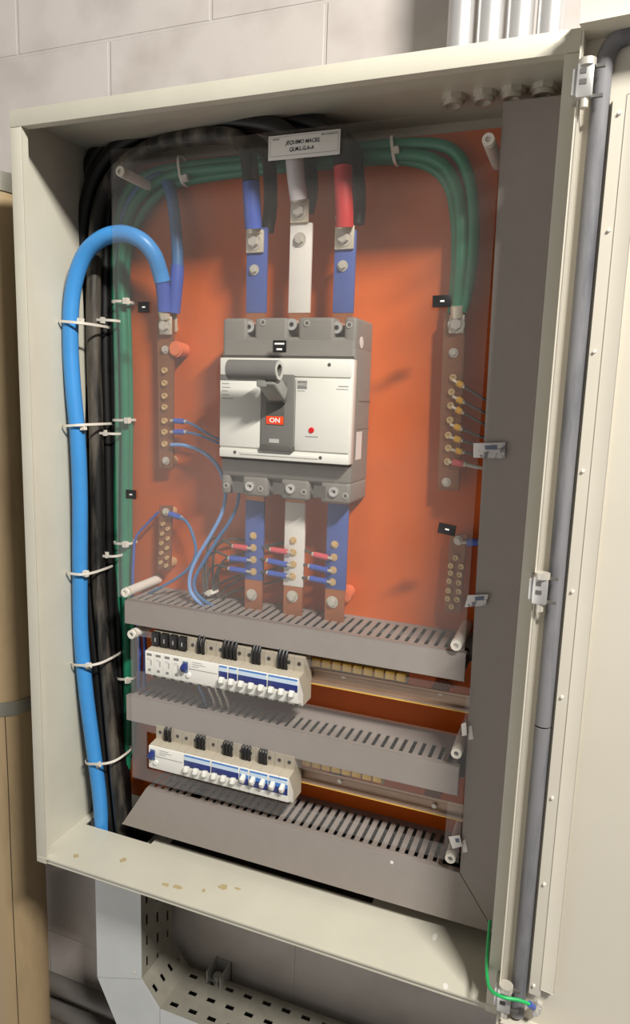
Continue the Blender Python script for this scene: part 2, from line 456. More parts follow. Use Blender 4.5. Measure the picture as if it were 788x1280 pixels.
for (z0, z1, x0, x1, lb) in ((.428, .467, .125, .70, 'dark wires added inside the topmost duct to darken its slots'), (.249, .291, .126, .70, 'dark wires added inside the middle duct to darken its slots'), (.045, .118, .165, .71, 'dark wires added inside the lowest duct to darken its slots')):
    b = B()
    for k in range(26):
        zz = random.uniform(z0 + .006, z1 - .007); yy = random.uniform(.110, .183); r = .0028
        b.tube([V((x0 + (x1 - x0) * i / 5, yy + random.uniform(-.004, .004), zz + random.uniform(-.003, .003))) for i in range(6)], r, 6, 3)
    o = tag(b.build('wires', black_cable), lb, 'wires'); o['kind'] = 'stuff'  # wires added to darken what shows through the duct slots

# ------------------------------------------------------------------ acrylic shields


def sheet(x0, x1, z0, z1, holes, y0, y1):
    xs = sorted({x0, x1, *[h[0] for h in holes], *[h[1] for h in holes]}); zs = sorted({z0, z1, *[h[2] for h in holes], *[h[3] for h in holes]})
    bm = bmesh.new(); vv = {}

    def vt(x, z):
        k = (round(x, 6), round(z, 6))
        if k not in vv: vv[k] = bm.verts.new((x, y0, z))
        return vv[k]
    fs = []
    for xa, xb in zip(xs, xs[1:]):
        for za, zb in zip(zs, zs[1:]):
            mx, mz = (xa + xb) / 2, (za + zb) / 2
            if any(h[0] < mx < h[1] and h[2] < mz < h[3] for h in holes): continue
            fs.append(bm.faces.new((vt(xa, za), vt(xb, za), vt(xb, zb), vt(xa, zb))))
    r = bmesh.ops.extrude_face_region(bm, geom=fs)
    bmesh.ops.translate(bm, verts=[v for v in r['geom'] if isinstance(v, bmesh.types.BMVert)], vec=(0, y1 - y0, 0))
    bmesh.ops.recalc_face_normals(bm, faces=bm.faces[:])
    b = B(); b.bm.free(); b.bm = bm; return b


YA = 0.0955
s1 = tag(sheet(0.1085, 0.7035, 0.4735, 1.1935, [(0.3055, 0.5235, 0.7245, 0.8835)], YA, YA + 0.003).build('acrylic_shield', acryl), 'large clear acrylic sheet over the big breaker and busbars', 'acrylic shield')
s2 = tag(sheet(0.134, 0.7165, 0.142, 0.4195, [(0.150, 0.7100, 0.346, 0.409), (0.165, 0.694, 0.166, 0.236)], YA, YA + 0.003).build('acrylic_shield', acryl), 'lower clear acrylic sheet cut out round the two breaker rows', 'acrylic shield')

POSTS = [(0.1275, 1.160, 'white spacer post at the upper left corner of the acrylic'), (0.6885, 1.155, 'white spacer post at the upper right corner beside vertical duct'),
         (0.1265, 0.484, 'white spacer post lying over the left end of topmost duct'), (0.6915, 0.4815, 'white spacer post over the right end of topmost duct'),
         (0.1385, 0.411, 'white spacer post left of the upper breaker row, below a duct'), (0.7025, 0.318, 'white spacer post over the right end of the middle duct'),
         (0.7045, 0.149, 'white spacer post over the right end of the lowest duct')]
for x, z, lb in POSTS:
    t = root('spacer_post', (x, YP, z), lb, 'spacer post', 'white acrylic spacer posts')
    b = B(); b.cyl((x, 0.0988, z), (x, YP - 0.0001, z), 0.0082, 20, bev=0.0008); b.build('post', white_nylon, t)
    b = B(); b.ring((x, 0.0915, z), (x, 0.0954, z), 0.0078, 0.0036, 20); b.build('washer', white_nylon, t)
    b = B(); b.cyl((x, 0.0935, z), (x, 0.0985, z), 0.0034, 12); b.build('screw', zinc if z > .47 else grey_ink, t)

# ------------------------------------------------------------------ big moulded case breaker
mc = root('moulded_case_breaker', (0.41, YP, 0.668), 'large grey three pole breaker with light cover and rotary bar handle', 'circuit breaker')
bx0, bx1 = 0.300, 0.5175


def ux(u): return 0.300 + (u - 278) / 168 * 0.2175


b = B(); YB = 0.110
b.box(bx0, bx1, YB, YP - .0003, 0.696, 0.912, 0.006, 3)
b.box(bx0 + .002, bx1 - .001, YB + 0.03, YP - .0004, 0.905, 0.936, 0.004); b.box(bx0 + .002, bx1 - .001, YB + 0.03, YP - .0004, 0.672, 0.70, 0.004)
for a, c in ((278, 310), (320, 362), (375, 419), (431, 446)): b.box(ux(a), ux(c), YB + .0003, YP - .001, 0.89, 0.940, 0.0055, 3)
for a, c in ((278, 290), (307, 341), (358, 395), (409, 446)): b.box(ux(a), ux(c), YB + .0003, YP - .001, 0.667, 0.70, 0.0055, 3)
for a, c in ((288, 309), (339, 360), (392, 411)): b.box(ux(a), ux(c), YB + .014, YB + .04, 0.672, 0.70, 0.001)
body = b.build('body', mccb_grey, mc)
b = B(); b.box(bx1 - 0.001, bx1 + 0.0004, 0.135, YP - .002, 0.8195, 0.8215); b.box(bx1 - 0.001, bx1 + 0.0004, 0.128, YP - .002, 0.7785, 0.7795)
b.box(bx0 + .001, bx1 - .002, YB - .0012, YB, 0.7235, 0.728); b.box(bx0 + .001, bx1 - .002, YB - .0012, YB, 0.880, 0.8845)
b.build('seam', dark_grey, body)
for u, v in ((314, 409), (367, 406), (423, 410)):
    p = at(u, v, YB + .012); b = B(); b.cyl((p.x, YB + 0.005, p.z), (p.x, YB + .035, p.z), 0.0085, 20); b.build('terminal_bolt', chrome, mc)
    b = B(); b.cyl((p.x, YB + 0.0042, p.z), (p.x, YB + .0051, p.z), 0.0036, 6); b.build('hex_socket', hole_dark, mc)
for u, v in ((312, 608), (363, 611), (417, 615)):
    p = at(u, v, YB - .003); b = B(); b.ring((p.x, YB - 0.004, p.z), (p.x, YB + .02, p.z), 0.0072, 0.0042, 20); b.cyl((p.x, YB - 0.001, p.z), (p.x, YB + .012, p.z), 0.0043, 16)
    b.build('terminal_bolt', chrome, mc)
    b = B(); b.cyl((p.x, YB - 0.0016, p.z), (p.x, YB - .0009, p.z), 0.0022, 6); b.build('hex_socket', hole_dark, mc)
for u, v in ((289 + 9, 609), (340 + 9, 611), (391 + 9, 615)):
    p = at(u, v, YB - .0005); b = B(); b.box(p.x - .010, p.x + .009, YB - .0006, YB + .0008, p.z - .009, p.z + .009); b.build('terminal_recess', dark_grey, mc)
for u, v in ((329, 403), (384, 404), (437, 406), (326, 611), (380, 615), (432, 620), (283, 607)):
    p = at(u, v, YB); b = B(); b.ring((p.x, YB - 0.001, p.z), (p.x, YB + .002, p.z), 0.0046, 0.003, 16); b.build('screw_collar', light_grey, mc)
    b = B(); b.cyl((p.x, YB - 0.0004, p.z), (p.x, YB + .001, p.z), 0.003, 12); b.build('screw', dark_grey, mc)
YC = 0.088
cx0, cx1, cz0, cz1 = 0.3085, 0.5205, 0.7285, 0.8795
b = B(); b.box(cx0, cx1, YC + .0015, YB + .001, cz0, cz1, 0.002)
b.box(cx0 + .0005, cx1 - .001, YC - 0.0006, YC + .003, 0.8535, cz1 - .0005, 0.0012)             # upper ridge
b.box(0.4345, cx1 - 0.001, YC - 0.0006, YC + .003, 0.7455, 0.8515, 0.0012)               # right panel
b.box(cx0 + .0005, 0.379, YC - 0.0006, YC + .003, 0.7455, 0.8455, 0.0012)
b.box(cx0 + .0005, cx1 - .001, YC - 0.0006, YC + .003, cz0 + .0005, 0.7425, 0.0012)
b.box(0.345, 0.474, YC - 0.0018, YC + .001, 0.7345, 0.7395, 0.0009)
cover = b.build('front_cover', cover_white, mc, label='light grey front cover')
B().box(cx0 + .001, 0.379, YC - 0.0008, YC + .002, 0.8462, 0.8530).build('dark_strip', mid_grey, cover)
b = B(); b.box(0.338, 0.357, YC - 0.0011, YC, 0.847, 0.8523); b.build('name_strip', light_grey, cover)
b = B()
for k in range(5): b.box(0.313, 0.313 + (0.012, 0.014, 0.010, 0.012, 0.019)[k], YC - 0.0009, YC, 0.840 - .0055 * k, 0.8408 - .0055 * k)
b.box(0.4375, 0.4495, YC - 0.0009, YC, 0.8325, 0.8332); b.box(0.501, 0.516, YC - 0.0009, YC, 0.8405, 0.8415); b.box(0.498, 0.516, YC - 0.0009, YC, 0.8365, 0.8372)
b.box(0.452, 0.472, YC - 0.0009, YC, 0.7665, 0.7676); b.build('lettering', grey_ink, cover)
b = B(); b.box(0.4375, 0.4525, YC - 0.0010, YC, 0.8360, 0.8475); lg = b.build('logo_plate', grey_ink, cover)
text('WEG', (0.445, YC - 0.0012, 0.8418), 0.006, cover_white, cover, sx=1.15)
for (x, z) in ((0.486, 0.871), (0.336, 0.737), (0.477, 0.737)): B().cyl((x, YC - 0.001, z), (x, YC + .001, z), 0.0026, 14).build('cover_screw', dark_grey, cover)
B().cyl((0.4615, YC - 0.0022, 0.7765), (0.4615, YC + .001, 0.7765), 0.0042, 20, bev=.0006).build('trip_button', red_plastic, cover)
b = B(); b.box(0.380, 0.4325, YC - 0.003, YC + .003, 0.7475, 0.8560, 0.0012); hs = b.build('switch_housing', mid_grey, mc)
b = B(); b.box(0.380, 0.4335, YC - 0.006, YC + .003, 0.7425, 0.7505, 0.001); b.build('housing_foot', dark_grey, hs)
b = B(); b.box(0.3885, 0.4185, YC - 0.0036, YC + .001, 0.782, 0.827, 0.0004); b.build('slot', dark_grey, hs)
b = B(); b.box(0.3895, 0.4175, YC - 0.0042, YC + .001, 0.7825, 0.7945, 0.0003); fl = b.build('position_flag', orange_red, hs)
text('ON', (0.4040, YC - 0.0046, 0.7884), 0.0096, white_ink, fl, sx=1.15, bold=.0002)
b = B(); b.box(0.395, 0.411, YC - 0.0036, YC, 0.755, 0.761); b.build('lock_slot', light_grey, hs)
# operating handle: lever and bar
b = B()
b.obox(V((0.410, 0.060, 0.838)), V((1, 0, 0)), V((0, .86, -.51)).normalized(), V((0, .51, .86)).normalized(), 0.0145, 0.024, 0.011, 0.004, 3)
b.obox(V((0.4035, 0.046, 0.852)), V((1, 0, 0)), V((0, 1, 0)), ZZ, 0.008, 0.012, 0.016, 0.003)
hd = b.build('handle', mat('lever grey plastic', (140, 138, 131), .45), mc)
b = B(); b.ring((0.3505, 0.040, 0.8600), (0.4285, 0.040, 0.8600), 0.0140, 0.0085, 32); b.cyl((0.351, 0.040, 0.8600), (0.362, 0.040, 0.8600), 0.0086, 20)
b.build('handle_bar', mid_grey, hd)
b = B(); b.ring((0.4284, 0.040, 0.8600), (0.4296, 0.040, 0.8600), 0.0134, 0.0086, 32); b.build('bar_end_rim', light_grey, hd)
b = B(); b.box(0.391, 0.4225, 0.074, 0.0846, 0.8145, 0.845, 0.003); b.build('lever_root', dark_grey, hd)
# side stickers
p0 = atx(447, 543, bx1); p1 = atx(452, 580, bx1)
b = B(); b.box(bx1, bx1 + 0.0006, 0.130, 0.156, 0.733, 0.775); b.build('side_sticker', paper, mc)
b = B(); b.cyl((bx1 - .0005, 0.135, 0.906), (bx1 + .0006, 0.135, 0.906), 0.0085, 20); b.build('round_sticker', paper, mc)

# ------------------------------------------------------------------ busbars


def bolt(b, x, y, z, r=0.006, h=0.006):
    b.cyl((x, y - 0.0012, z), (x, y, z), r * 1.45, 18); b.cyl((x, y - h, z), (x, y - 0.0012, z), r, 6, bev=.0008); return b


YBB = 0.135


def busbar(u0, u1, vt, vb, material, label, bolts, cop=None, y=YBB):
    a = at((u0[0] + u1[0]) / 2, vt, y); c = at((u0[1] + u1[1]) / 2, vb, y)
    h0 = (at(u1[0], vt, y) - at(u0[0], vt, y)).x / 2; h1 = h0
    t = root('busbar', (c.x, y, c.z), label, 'busbar', 'three phase busbars')
    xm = (a.x + c.x) / 2
    B().box(xm - h0, xm + h0, y, y + 0.006, c.z, a.z, 0.0006).build('tape_wrap', material, t)
    ce = (c.z - 0.03, c.z) if cop else None
    b = B()
    if cop:
        e = at(0.5 * (cop[0] + cop[1]), cop[2], y)
        b.box(xm - h0 + .001, xm + h0 - .001, y + 0.0008, y + 0.0052, e.z, c.z + .006); b.build('bare_end', copper, t); b = B()
        b.box(xm - h0 + .001, xm + h0 - .001, y + 0.0008, y + 0.0052, a.z - 0.004, a.z + 0.03)
    else:
        b.box(xm - h0 + .001, xm + h0 - .001, y + 0.0008, y + 0.0052, c.z - 0.03, c.z + .006)
    b.build('bare_end', copper, t)
    for u, v, r in bolts:
        p = at(u, v, y - 0.003); bolt(B(), p.x, y - 0.0, p.z, r, 0.006 if r > .005 else .004).build('bolt', brass if r < .005 else zinc, t)
    return t


busbar((307, 309), (332, 334), 285, 391, blue_bar, 'blue taped busbar entering the top of the breaker, left pole', [(317, 337, .0055)])
busbar((361, 362), (388, 389), 279, 391, white_bar, 'white taped busbar entering the top of the breaker, centre pole', [(374, 299, .0072)])
busbar((417, 417), (443, 444), 288, 391, blue_bar, 'blue taped busbar entering the top of the breaker, right pole', [(428, 332, .0055)])
busbar((307, 306), (330, 328), 626, 725, blue_bar, 'blue taped busbar below the breaker, left pole', [(316, 670, .0042), (316, 685, .0042), (316, 700, .0042), (316, 715, .0042), (314, 744, .0068)], (304, 326, 768), .15)
busbar((356, 355), (381, 379), 628, 733, white_bar, 'white taped busbar below the breaker, centre pole', [(366, 676, .0042), (366, 691, .0042), (366, 706, .0042), (365, 721, .0042), (365, 746, .0068)], (353, 378, 775), .15)
busbar((409, 407), (435, 432), 630, 737, blue_bar, 'blue taped busbar below the breaker, right pole', [(418, 681, .0042), (417, 697, .0042), (416, 713, .0042), (415, 728, .0042), (415, 753, .0068)], (403, 430, 780), .15)
# insulators the lower bars and the long bars stand on
INS = [(433, 741, 'orange insulator knob behind the right lower busbar'), (225, 437, 'orange insulator knob behind the long neutral bar')]
for u, v, lb in INS:
    p = at(u, v, .178); b = B(); b.cyl((p.x, .162, p.z), (p.x, YP - .0002, p.z), 0.0135, 18, r1=.011, bev=.003)
    tag(b.build('insulator', mat('salmon insulator', (226, 120, 76), .45)), lb, 'insulator')

# ------------------------------------------------------------------ main phase cables


def lug(t, p, wd, hg, y, material=tin, r=0.0085):
    b = B(); b.box(p.x - wd / 2, p.x + wd / 2, y - 0.004, y, p.z - hg / 2, p.z + hg / 2, 0.0016)
    b.cyl((p.x, y - .004, p.z + hg / 2 - .004), (p.x, y - .009, p.z + hg / 2 + 0.012), wd * .40, 16, r1=wd * .42)
    l = b.build('lug', material, t)
    bolt(B(), p.x, y - 0.004, p.z - .001, r, 0.008).build('bolt', zinc, l)
    return l


def cable(name, pts, r, material, label, cat='cable', group=None, n=14, sub=8):
    P = [at(*p) for p in pts]
    t = root(name, P[-1], label, cat, group)
    B().tube(P, r, n, sub).build('sheath', material, t)
    return t


PH = [  # phase: lug px, sleeve top / bottom px, colour
    ('blue', (319, 302), [(317, 286, .122), (316, 268, .118), (315, 250, .115), (314, 228, .113)], blue_sleeve, 'left'),
    ('white', (375, 264), [(374, 250, .122), (372, 236, .118), (370, 220, .115), (368, 196, .113)], white_sleeve, 'centre'),
    ('red', (431, 297), [(431, 284, .122), (431, 264, .118), (430, 242, .115), (429, 208, .113)], red_sleeve, 'right')]
TOPS = [  # the run of each phase cable from its sleeve over the top and down the left side to the floor opening
    [(312, 205, .115), (306, 182, .118), (285, 170, .13), (240, 172, .14), (190, 184, .15), (150, 212, .155), (126, 255, .155), (118, 330, .155), (117, 430, .155), (120, 530, .155), (122, 640, .15), (124, 740, .145), (134, 850, .14), (144, 950, .135), (152, 1030, .13), (156, 1064, .13), (160, 1090, .13)],
    [(366, 180, .115), (358, 166, .12), (330, 156, .13), (270, 152, .145), (205, 160, .155), (150, 182, .16), (116, 230, .16), (102, 310, .16), (100, 430, .16), (104, 530, .16), (108, 640, .155), (111, 740, .15), (122, 850, .145), (130, 950, .14), (138, 1030, .135), (142, 1056, .13), (146, 1085, .13)],
    [(427, 186, .118), (418, 168, .125), (392, 155, .14), (330, 146, .155), (250, 144, .165), (180, 154, .17), (128, 182, .175), (100, 240, .175), (90, 310, .175), (88, 430, .175), (90, 560, .175), (92, 700, .172), (98, 800, .17), (108, 900, .165), (118, 1000, .16), (124, 1040, .155), (128, 1070, .155)]]
for (nm, lp, sl, sm, pos), top, rr, cm_ in zip(PH, TOPS, (.0138, .0145, .0145), (dusty_cable, black_cable, black_cable)):
    p = at(lp[0], lp[1], YBB - .002)
    P = [at(*q) for q in sl] + [at(*q) for q in top]
    t = root('power_cable', P[-1], 'thick black cable with %s sleeve on the %s upper busbar' % (nm, pos), 'cable', 'thick black power cables')
    B().tube(P[3:], rr * .92, 14, 8).build('sheath', cm_, t)
    B().tube([at(*q) for q in sl], .0128, 16, 6).build('sleeve', sm, t, label='%s shrink sleeve' % nm)
    lug(t, p, .0295, .033, YBB - .0002)
# second conductor of each phase, behind the first
TOP2 = [
    [(334, 290, .150), (338, 262, .15), (338, 225, .15), (334, 195, .15), (316, 176, .155), (270, 168, .165), (210, 172, .172), (160, 196, .178), (138, 240, .18), (132, 320, .18), (131, 430, .18), (134, 540, .18), (136, 650, .175), (138, 760, .17), (144, 860, .165), (152, 960, .16), (158, 1040, .155), (162, 1080, .155)],
    [(384, 266, .152), (389, 240, .152), (388, 212, .152), (382, 180, .155), (360, 160, .16), (300, 156, .172), (220, 160, .18), (165, 180, .184), (132, 220, .185), (122, 300, .185), (122, 430, .185), (126, 540, .185), (128, 650, .18), (131, 760, .175), (138, 880, .17), (146, 980, .165), (152, 1050, .16), (154, 1080, .16)],
    [(447, 280, .152), (449, 250, .152), (447, 220, .152), (440, 185, .158), (410, 163, .165), (340, 154, .175), (260, 156, .182), (190, 170, .186), (150, 200, .187), (142, 260, .187), (142, 400, .187), (144, 520, .187), (146, 640, .185), (148, 760, .18), (150, 860, .175), (156, 960, .17), (160, 1050, .165), (163, 1085, .165)]]
for (nm, *_, pos), top in zip(PH, TOP2):
    cable('power_cable', top, .0105, black_cable, 'bare black cable hanging just right of the %s sleeve, %s busbar' % (nm, pos), 'cable', 'thick black power cables')

for lb, top in (('black cable added to darken the upper left cabinet corner', [(395, 166, .19), (360, 152, .195), (300, 144, .2), (200, 147, .205), (132, 160, .205), (98, 192, .205), (88, 250, .205), (86, 400, .205), (91, 600, .203), (99, 800, .2), (112, 1000, .19), (122, 1046, .18), (126, 1070, .175)]),
                ('black cable added behind the blue loop to darken the left bundle', [(410, 172, .19), (370, 160, .195), (300, 154, .2), (205, 158, .205), (146, 176, .205), (112, 214, .205), (101, 280, .205), (100, 420, .205), (103, 600, .203), (108, 800, .2), (122, 1000, .19), (132, 1052, .18), (136, 1076, .175)])):
    cable('power_cable', top, .0125, black_cable, lb, 'cable', 'thick black power cables')  # extra cables put in to blacken the interior behind the bundle

# blue neutral cables
t = root('neutral_cable', at(129, 1060, .118), 'bright blue thick cable looping from floor opening to left bar', 'cable')
B().tube([at(*p) for p in ((133, 1075, .125), (128, 1040, .122), (124, 990, .118), (116, 930, .114), (107, 860, .11), (101, 790, .108), (100, 700, .107), (100, 620, .106), (97, 545, .105), (91, 480, .104), (88, 420, .104), (91, 365, .105), (104, 322, .107), (126, 299, .109), (152, 292, .113), (176, 300, .12), (192, 318, .132), (200, 340, .145), (203, 352, .15))], .0132, 18, 8).build('sheath', blue_cable, t)
B().tube([at(*p) for p in ((199, 338, .143), (202, 350, .149), (205, 370, .155), (206, 390, .158))], .0118, 16, 6).build('sleeve', blue_sleeve, t)
p = at(207, 407, .162); lug(t, p, .024, .030, .165)
t = root('neutral_cable', at(219, 400, .17), 'dull blue cable coming down from the top behind the acrylic', 'cable')
B().tube([at(*p) for p in ((148, 330, .186), (152, 285, .186), (166, 250, .184), (186, 228, .18), (203, 222, .176), (213, 238, .172), (219, 275, .168), (222, 320, .166), (221, 345, .166))], .0098, 14, 8).build('sheath', blue_cable_dark, t)
B().tube([at(*p) for p in ((222, 332, .166), (221, 350, .166), (219, 372, .167), (217, 391, .168))], .0112, 16, 6).build('sleeve', blue_sleeve, t)
B().box(*[q for q in (at(214, 400, .173).x, at(221, 400, .173).x)], .1725, .1765, at(217, 415, .173).z, at(217, 388, .173).z, .001).build('lug', tin, t)

# green earth cables
GC = [('left edge green earth cable nearest the orange plate edge', [(158, 960, .172), (160, 880, .172), (158, 780, .172), (156, 660, .174), (157, 540, .175), (155, 430, .175), (152, 340, .175), (158, 285, .174), (172, 250, .172), (196, 228, .172), (230, 216, .172), (300, 208, .173), (380, 202, .173), (450, 197, .172), (515, 194, .17), (552, 205, .168), (571, 235, .165), (577, 280, .164), (576, 330, .163), (573, 368, .162), (571, 388, .162)], .0085),
      ('outer green earth cable bowing widest at the upper right', [(152, 950, .18), (152, 860, .18), (150, 760, .18), (148, 640, .182), (149, 520, .183), (147, 420, .183), (145, 320, .183), (150, 268, .182), (166, 232, .18), (200, 214, .178), (250, 206, .178), (330, 198, .178), (410, 190, .178), (480, 182, .176), (540, 180, .174), (571, 192, .172), (587, 225, .17), (592, 275, .168), (590, 330, .166), (583, 372, .165), (577, 390, .164)], .0085),
      ('lower green earth cable in the middle of the top run', [(164, 940, .18), (166, 860, .18), (163, 760, .18), (161, 640, .182), (162, 520, .183), (160, 420, .184), (158, 345, .184), (164, 300, .183), (182, 262, .182), (212, 234, .181), (260, 222, .18), (340, 212, .18), (420, 205, .179), (490, 200, .179), (535, 208, .179), (560, 232, .178), (569, 275, .176), (570, 325, .174), (567, 372, .172), (565, 392, .17)], .007)]
for lb, pts, r in GC:
    t = cable('earth_cable', pts, r, green_cable, lb, 'cable', 'green earth cables')
    if 'nearest' in lb:
        p = at(571, 405, .163); lug(t, p, .022, .026, .166)

# ------------------------------------------------------------------ terminal bars


def term_bar(corn, y, screws, label, name, big=None, sr=.0050, th=.005):
    P = [at(u, v, y) for u, v in corn]
    t = root(name, (P[0].x, y, P[3].z), label, 'terminal bar')
    B().prism(P, (0, th, 0), .0006).build('bar', bar_brown, t)
    b = B()
    for z in (P[0].z - .012, P[3].z + .012): b.cyl(((P[0].x + P[1].x) / 2, y + th, z), ((P[0].x + P[1].x) / 2, YP - .0002, z), .009, 14)
    b.build('bar_support', brass, t)
    for u, v in screws:
        p = at(u, v, y - .002)
        b = B(); b.ring((p.x, y - .0045, p.z), (p.x, y + .0002, p.z), sr, sr * .55, 16); b.cyl((p.x, y - .0025, p.z), (p.x, y, p.z), sr * .6, 12); b.build('screw', brass, t)
    for u, v in (big or []):
        p = at(u, v, y - .002); bolt(B(), p.x, y, p.z, .0048, .006).build('bolt', zinc, t)
    return t


term_bar([(196, 400), (217, 400), (216, 585), (199, 585)], .168, [(206, 463), (206, 479), (206, 495), (206, 509), (206, 526), (206, 540), (206, 555)], 'long narrow neutral bar at the left of the large breaker', 'neutral_bar', [(206, 437), (207, 576)])
term_bar([(199, 632), (215, 632), (213, 712), (197, 712)], .170, [(204, 655), (210, 661), (203, 667), (210, 673), (202, 679), (209, 685), (202, 691), (209, 697), (201, 703), (208, 707)], 'short neutral bar with two screw columns at lower left', 'neutral_bar', [(207, 640)], sr=.0034)
term_bar([(555, 392), (583, 392), (574, 613), (547, 613)], .166, [(567, 472), (565, 490), (564, 507), (563, 525), (561, 544), (561, 560), (560, 577)], 'long earth bar with yellow ferrules beside the vertical duct', 'earth_bar', [(567, 441), (558, 603)])
term_bar([(563, 668), (584, 668), (576, 766), (556, 766)], .168, [(570, 697), (564, 707), (577, 708), (564, 716), (575, 718), (562, 726), (574, 728), (561, 738), (574, 739), (560, 748), (572, 749), (565, 758)], 'short earth bar with two screw columns at lower right', 'earth_bar', [(573, 676)], sr=.0042)

# ------------------------------------------------------------------ small wires


def wire(pts, r, material, label, group, ferr=None, ring=True, name='wire'):
    """ferr: (px start at screw, px end, y, colour)"""
    P = [at(*p) for p in pts]
    t = root(name, P[-1], label, 'wire', group)
    B().tube(P, r, 8, 6).build('insulation', material, t)
    if ferr:
        (a, bq, y, fm) = ferr; A = at(a[0], a[1], y); C = at(bq[0], bq[1], y); d = (C - A)
        f = B().cyl(A, C, max(r * 1.9, .0047), 12).build('ferrule', fm, t)
        if ring:
            u = d.normalized(); b = B(); b.cyl(A - u * .0075, A, .0022, 8); b.cyl(C, C + u * .0035, r * 1.6, 10); b.build('crimp', tin, f)
    return t


EW = [((575, 480), (606, 499)), ((575, 500), (606, 516)), ((574, 513), (605, 530)), ((572, 534), (604, 547)), ((572, 549), (603, 558)), ((574, 564), (603, 570))]
for k, (f, e) in enumerate(EW):
    dx, dy = e[0] - f[0], e[1] - f[1]; l = math.hypot(dx, dy); ux_, uy_ = dx / l, dy / l
    s0 = (f[0] - 3.5 * ux_, f[1] - 3.5 * uy_); s1_ = (f[0] + 4.5 * ux_, f[1] + 4.5 * uy_)
    wire([(s1_[0], s1_[1], .162), ((s1_[0] + e[0]) / 2, (s1_[1] + e[1]) / 2, .16), (e[0], e[1], .158), (e[0] + 14, e[1] + 8, .158)], .002, grey_wire,
         'grey wire with yellow ferrule, %s down on the long earth bar' % ORD[k], 'yellow ferrule earth wires', (s0, s1_, .162, yellow_sleeve))
wire([(580, 580, .162), (592, 583, .16), (604, 585, .158), (616, 588, .158)], .0028, light_grey, 'pale wire with pink ferrule at the foot of long earth bar', None, ((566, 578), (580, 580), .162, pink_sleeve))
wire([(596, 678, .164), (606, 678, .16), (618, 679, .158)], .003, blue_sleeve, 'short blue wire on the lower right earth bar', None, ((584, 678), (598, 678), .164, blue_sleeve))
# thin blue wires at the left
NW = [([(232, 527, .16), (244, 532, .158), (258, 541, .158), (272, 548, .165), (292, 552, .18)], ((218, 526), (231, 527), .161), 'blue wire at the left bar running behind breaker, upper of two'),
      ([(232, 540, .16), (246, 543, .158), (260, 548, .158), (274, 554, .166), (292, 560, .182)], ((218, 540), (231, 540), .161), 'blue wire at the left bar running behind breaker, lower of two')]
for pts, f, lb in NW: wire(pts, .0022, blue_cable_dark, lb, None, (*f, blue_sleeve))
wire([(214, 556, .162), (232, 557, .158), (255, 566, .152), (273, 584, .148), (282, 612, .145), (278, 640, .142), (264, 668, .138), (247, 696, .134), (238, 718, .13), (238, 738, .128), (248, 752, .13), (262, 760, .15)], .0032, light_blue_wire, 'long light blue wire curling from left bar down to top duct', None)
wire([(299, 616, .15), (296, 634, .148), (286, 654, .145), (272, 674, .142), (256, 700, .136), (244, 722, .132), (244, 738, .13), (254, 750, .132), (270, 760, .15)], .003, blue_cable_dark, 'blue wire curling from breaker underside down to top duct', None)
wire([(218, 645, .162), (232, 651, .158), (241, 668, .154), (245, 690, .15), (238, 708, .145), (222, 722, .142), (200, 735, .14), (186, 742, .15)], .0026, blue_cable_dark, 'blue wire bowing right from short left bar', None, ((212, 642), (226, 647), .163, blue_sleeve))
wire([(198, 640, .17), (184, 655, .17), (170, 672, .168), (167, 700, .166), (166, 735, .165), (168, 760, .17)], .0024, blue_sleeve, 'thin blue wire dropping left of short left bar', None)
# phase tap wires on the lower busbars
TW = [('left', [(('red', pink_sleeve), (309, 685), (293, 683), [(284, 678), (272, 672), (262, 678), (258, 700), (258, 735), (262, 765)]),
                (('upper blue', blue_sleeve), (309, 700), (288, 698), [(279, 693), (268, 690), (258, 698), (254, 720), (257, 765)]),
                (('lower blue', blue_sleeve), (308, 714), (288, 711), [(279, 708), (270, 707), (262, 714), (259, 735), (262, 765)])]),
      ('centre', [(('red', pink_sleeve), (359, 690), (340, 687), [(330, 684), (318, 680), (306, 676), (290, 674), (270, 684), (266, 720), (268, 766)]),
                  (('upper blue', blue_sleeve), (359, 706), (336, 701), [(328, 699), (316, 699), (296, 702), (272, 712), (266, 765)]),
                  (('lower blue', blue_sleeve), (358, 720), (336, 716), [(328, 715), (314, 716), (292, 722), (270, 735), (268, 765)])]),
      ('right', [(('red', pink_sleeve), (410, 697), (393, 693), [(386, 690), (374, 684), (350, 679), (310, 690), (276, 706), (272, 766)]),
                 (('upper blue', blue_sleeve), (410, 713), (388, 708), [(382, 706), (368, 706), (340, 712), (300, 724), (274, 745), (272, 766)]),
                 (('lower blue', blue_sleeve), (409, 727), (388, 723), [(380, 722), (366, 722), (330, 730), (290, 740), (276, 750), (274, 766)])])]
for bi, (pos, ws) in enumerate(TW):
    for (cn, cm), a, c, rest in ws:
        pts = [(c[0], c[1], .143)] + [(u, v, .15 + .02 * min(1, i / 2) * (1 if bi == 0 else 1.35)) for i, (u, v) in enumerate(rest)]
        wire(pts, .0022, grey_wire, 'grey wire with %s ferrule on the %s lower busbar' % (cn, pos), 'busbar tap wires', (a, c, .1435, cm))

